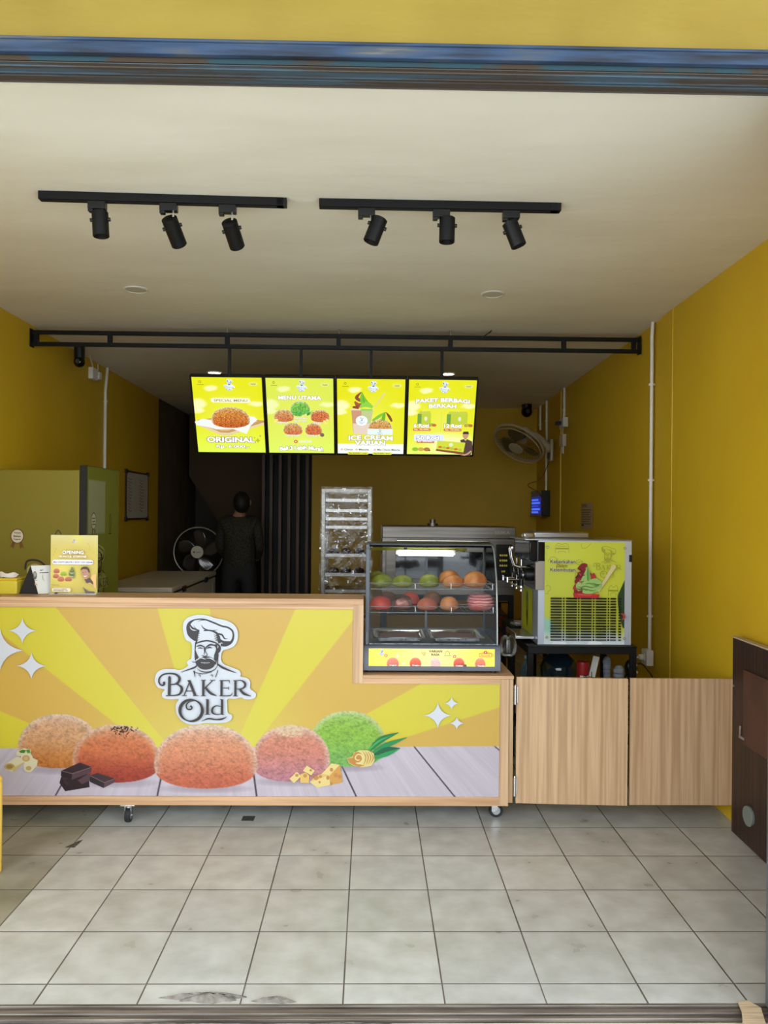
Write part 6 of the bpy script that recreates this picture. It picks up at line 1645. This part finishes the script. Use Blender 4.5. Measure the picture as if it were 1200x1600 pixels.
for x0_, w_ in ((72, 100), (290, 155)):
    a.poly([(x0_, 265), (x0_ + 18, 240), (x0_ + w_ - 8, 240), (x0_ + w_, 262)], (196, 206, 70)); a.rect(x0_, 262, x0_ + w_, 345, (190, 206, 60)); a.rect(x0_, 262, x0_ + 30, 345, (110, 160, 70)); a.stroke([(x0_ + w_ / 2 - 14, 244), (x0_ + w_ / 2, 234), (x0_ + w_ / 2 + 14, 244)], 5, (226, 230, 140)); a.ell(x0_ + w_ * .62, 300, 12, 18, (226, 230, 190))
    for q_ in range(3): a.ell(x0_ + w_ - 6 + 16 * q_, 352 - 4 * (q_ % 2), 17, 12, ((206, 140, 80), (150, 190, 70), (196, 110, 60))[q_])
for t, x_, y_, w_, h__ in (('6 Roti', 102, 355, 116, 32), ('12 Roti', 338, 355, 130, 32)): a.text(t, x_, y_, w_, h__, WH, .05, outline=(120, 110, 80), ow=.05)
for x_, t, y_ in ((110, 'Rp. 35.500,-', 388), (340, 'Rp. 70.000,-', 388), (140, 'Rp. 300.000,-', 487)): a.pill(x_ - 70, y_ - 10, x_ + 66, y_ + 10, (214, 110, 60)); a.text(t, x_, y_, 118, 11, WH, .03)
a.pill(50, 425, 275, 480, (222, 232, 250), 14); a.text('50 Roti', 155, 455, 170, 34, WH, .05, outline=(110, 110, 140), ow=.05)
a.poly([(400, 470), (440, 455), (490, 480), (500, 560), (480, 600), (430, 590)], (84, 64, 60)); a.ell(438, 430, 22, 28, (196, 150, 120)); a.poly([(414, 420), (420, 400), (455, 398), (464, 420)], (60, 50, 50)); a.poly([(428, 462), (440, 475), (452, 460)], (226, 220, 120)); a.stroke([(490, 560), (450, 590), (410, 590)], [14, 14, 8], (196, 150, 120))
a.poly([(228, 475), (440, 490), (430, 570), (222, 545)], (206, 216, 60)); a.poly([(222, 545), (430, 570), (426, 590), (218, 560)], (140, 80, 50)); a.ell(332, 508, 16, 16, (226, 232, 190))
for q_ in range(6): a.ell(250 + 30 * q_, 528 + 4 * q_, 15, 9, ((206, 110, 60), (180, 190, 70))[q_ % 2])
for q_, c in enumerate(((140, 196, 60), (206, 170, 90), (176, 120, 70))): a.ell(62 + 44 * q_, 548, 24, 16, c)
a.ell(170, 556, 8, 6, (100, 70, 60)); arts.append(a)
labs = ['lit menu screen reading SPECIAL MENU with one bun on a tray', 'lit menu screen reading MENU UTAMA with five buns', 'lit menu screen reading ICE CREAM VARIAN with swirl cup', 'lit menu screen reading PAKET BERBAGI BERKAH with bread boxes']
BZ = M('bezel_black', (14, 13, 12), .35)
for k in range(4):
    xc_ = (xs_[k] + xs_[k + 1]) / 2; hwv = (xs_[k + 1] - xs_[k]) / 2 - .002
    t = thing('menu_screen', labs[k], 'screen', (xc_, YB, ztv), 0, 'lit menu screens hanging from the black frame')
    t.rotation_euler = (th, 0, 0)
    MB().box(-hwv, hwv, .001, .04, -TH_, 0).build('casing', BLACKP, t, .003)
    b_ = MB(); e = .011
    b_.box(-hwv, hwv, -.004, .001, -e, 0).box(-hwv, hwv, -.004, .001, -TH_, -TH_ + e).box(-hwv, -hwv + e, -.004, .001, -TH_ + e, -e).box(hwv - e, hwv, -.004, .001, -TH_ + e, -e)
    b_.build('bezel', BZ, t, .001)
    arts[k].build('lit_picture', SCREEN, t, (0, .0008 if 0 else .0, -.014))
    # hanging rod down to the screen
    xr_ = PY((358, 470, 580, 691)[k], 560, YB).x - xc_
    inv = Matrix.Rotation(-th, 3, 'X')
    topv = inv @ Vector((0, 0, zb_ - ztv)); 
    rr_ = MB().box(-.010, .010, -.010, .010, 0, zb_ - ztv + .0); o = rr_.build('hanging_rod', BLACKMETAL, t); o.rotation_euler = (-th, 0, 0); o.location = inv @ Vector((xr_, .014, -.0)); o.location.x = xr_
# loose wire at the frame
p = PY(756, 527, YB)
w1 = MB().tube(crom([(0, 0, 0), (.02, -.005, .012), (.045, -.01, .03), (.04, -.012, .055), (.02, -.01, .068)], 5), .004, 6).build('loose_wire', BLACKP); w1.location = (p.x, YB - .016, zt_ - .002); tag(w1, 'short loose black wire end sticking up from the ceiling frame', 'wire')
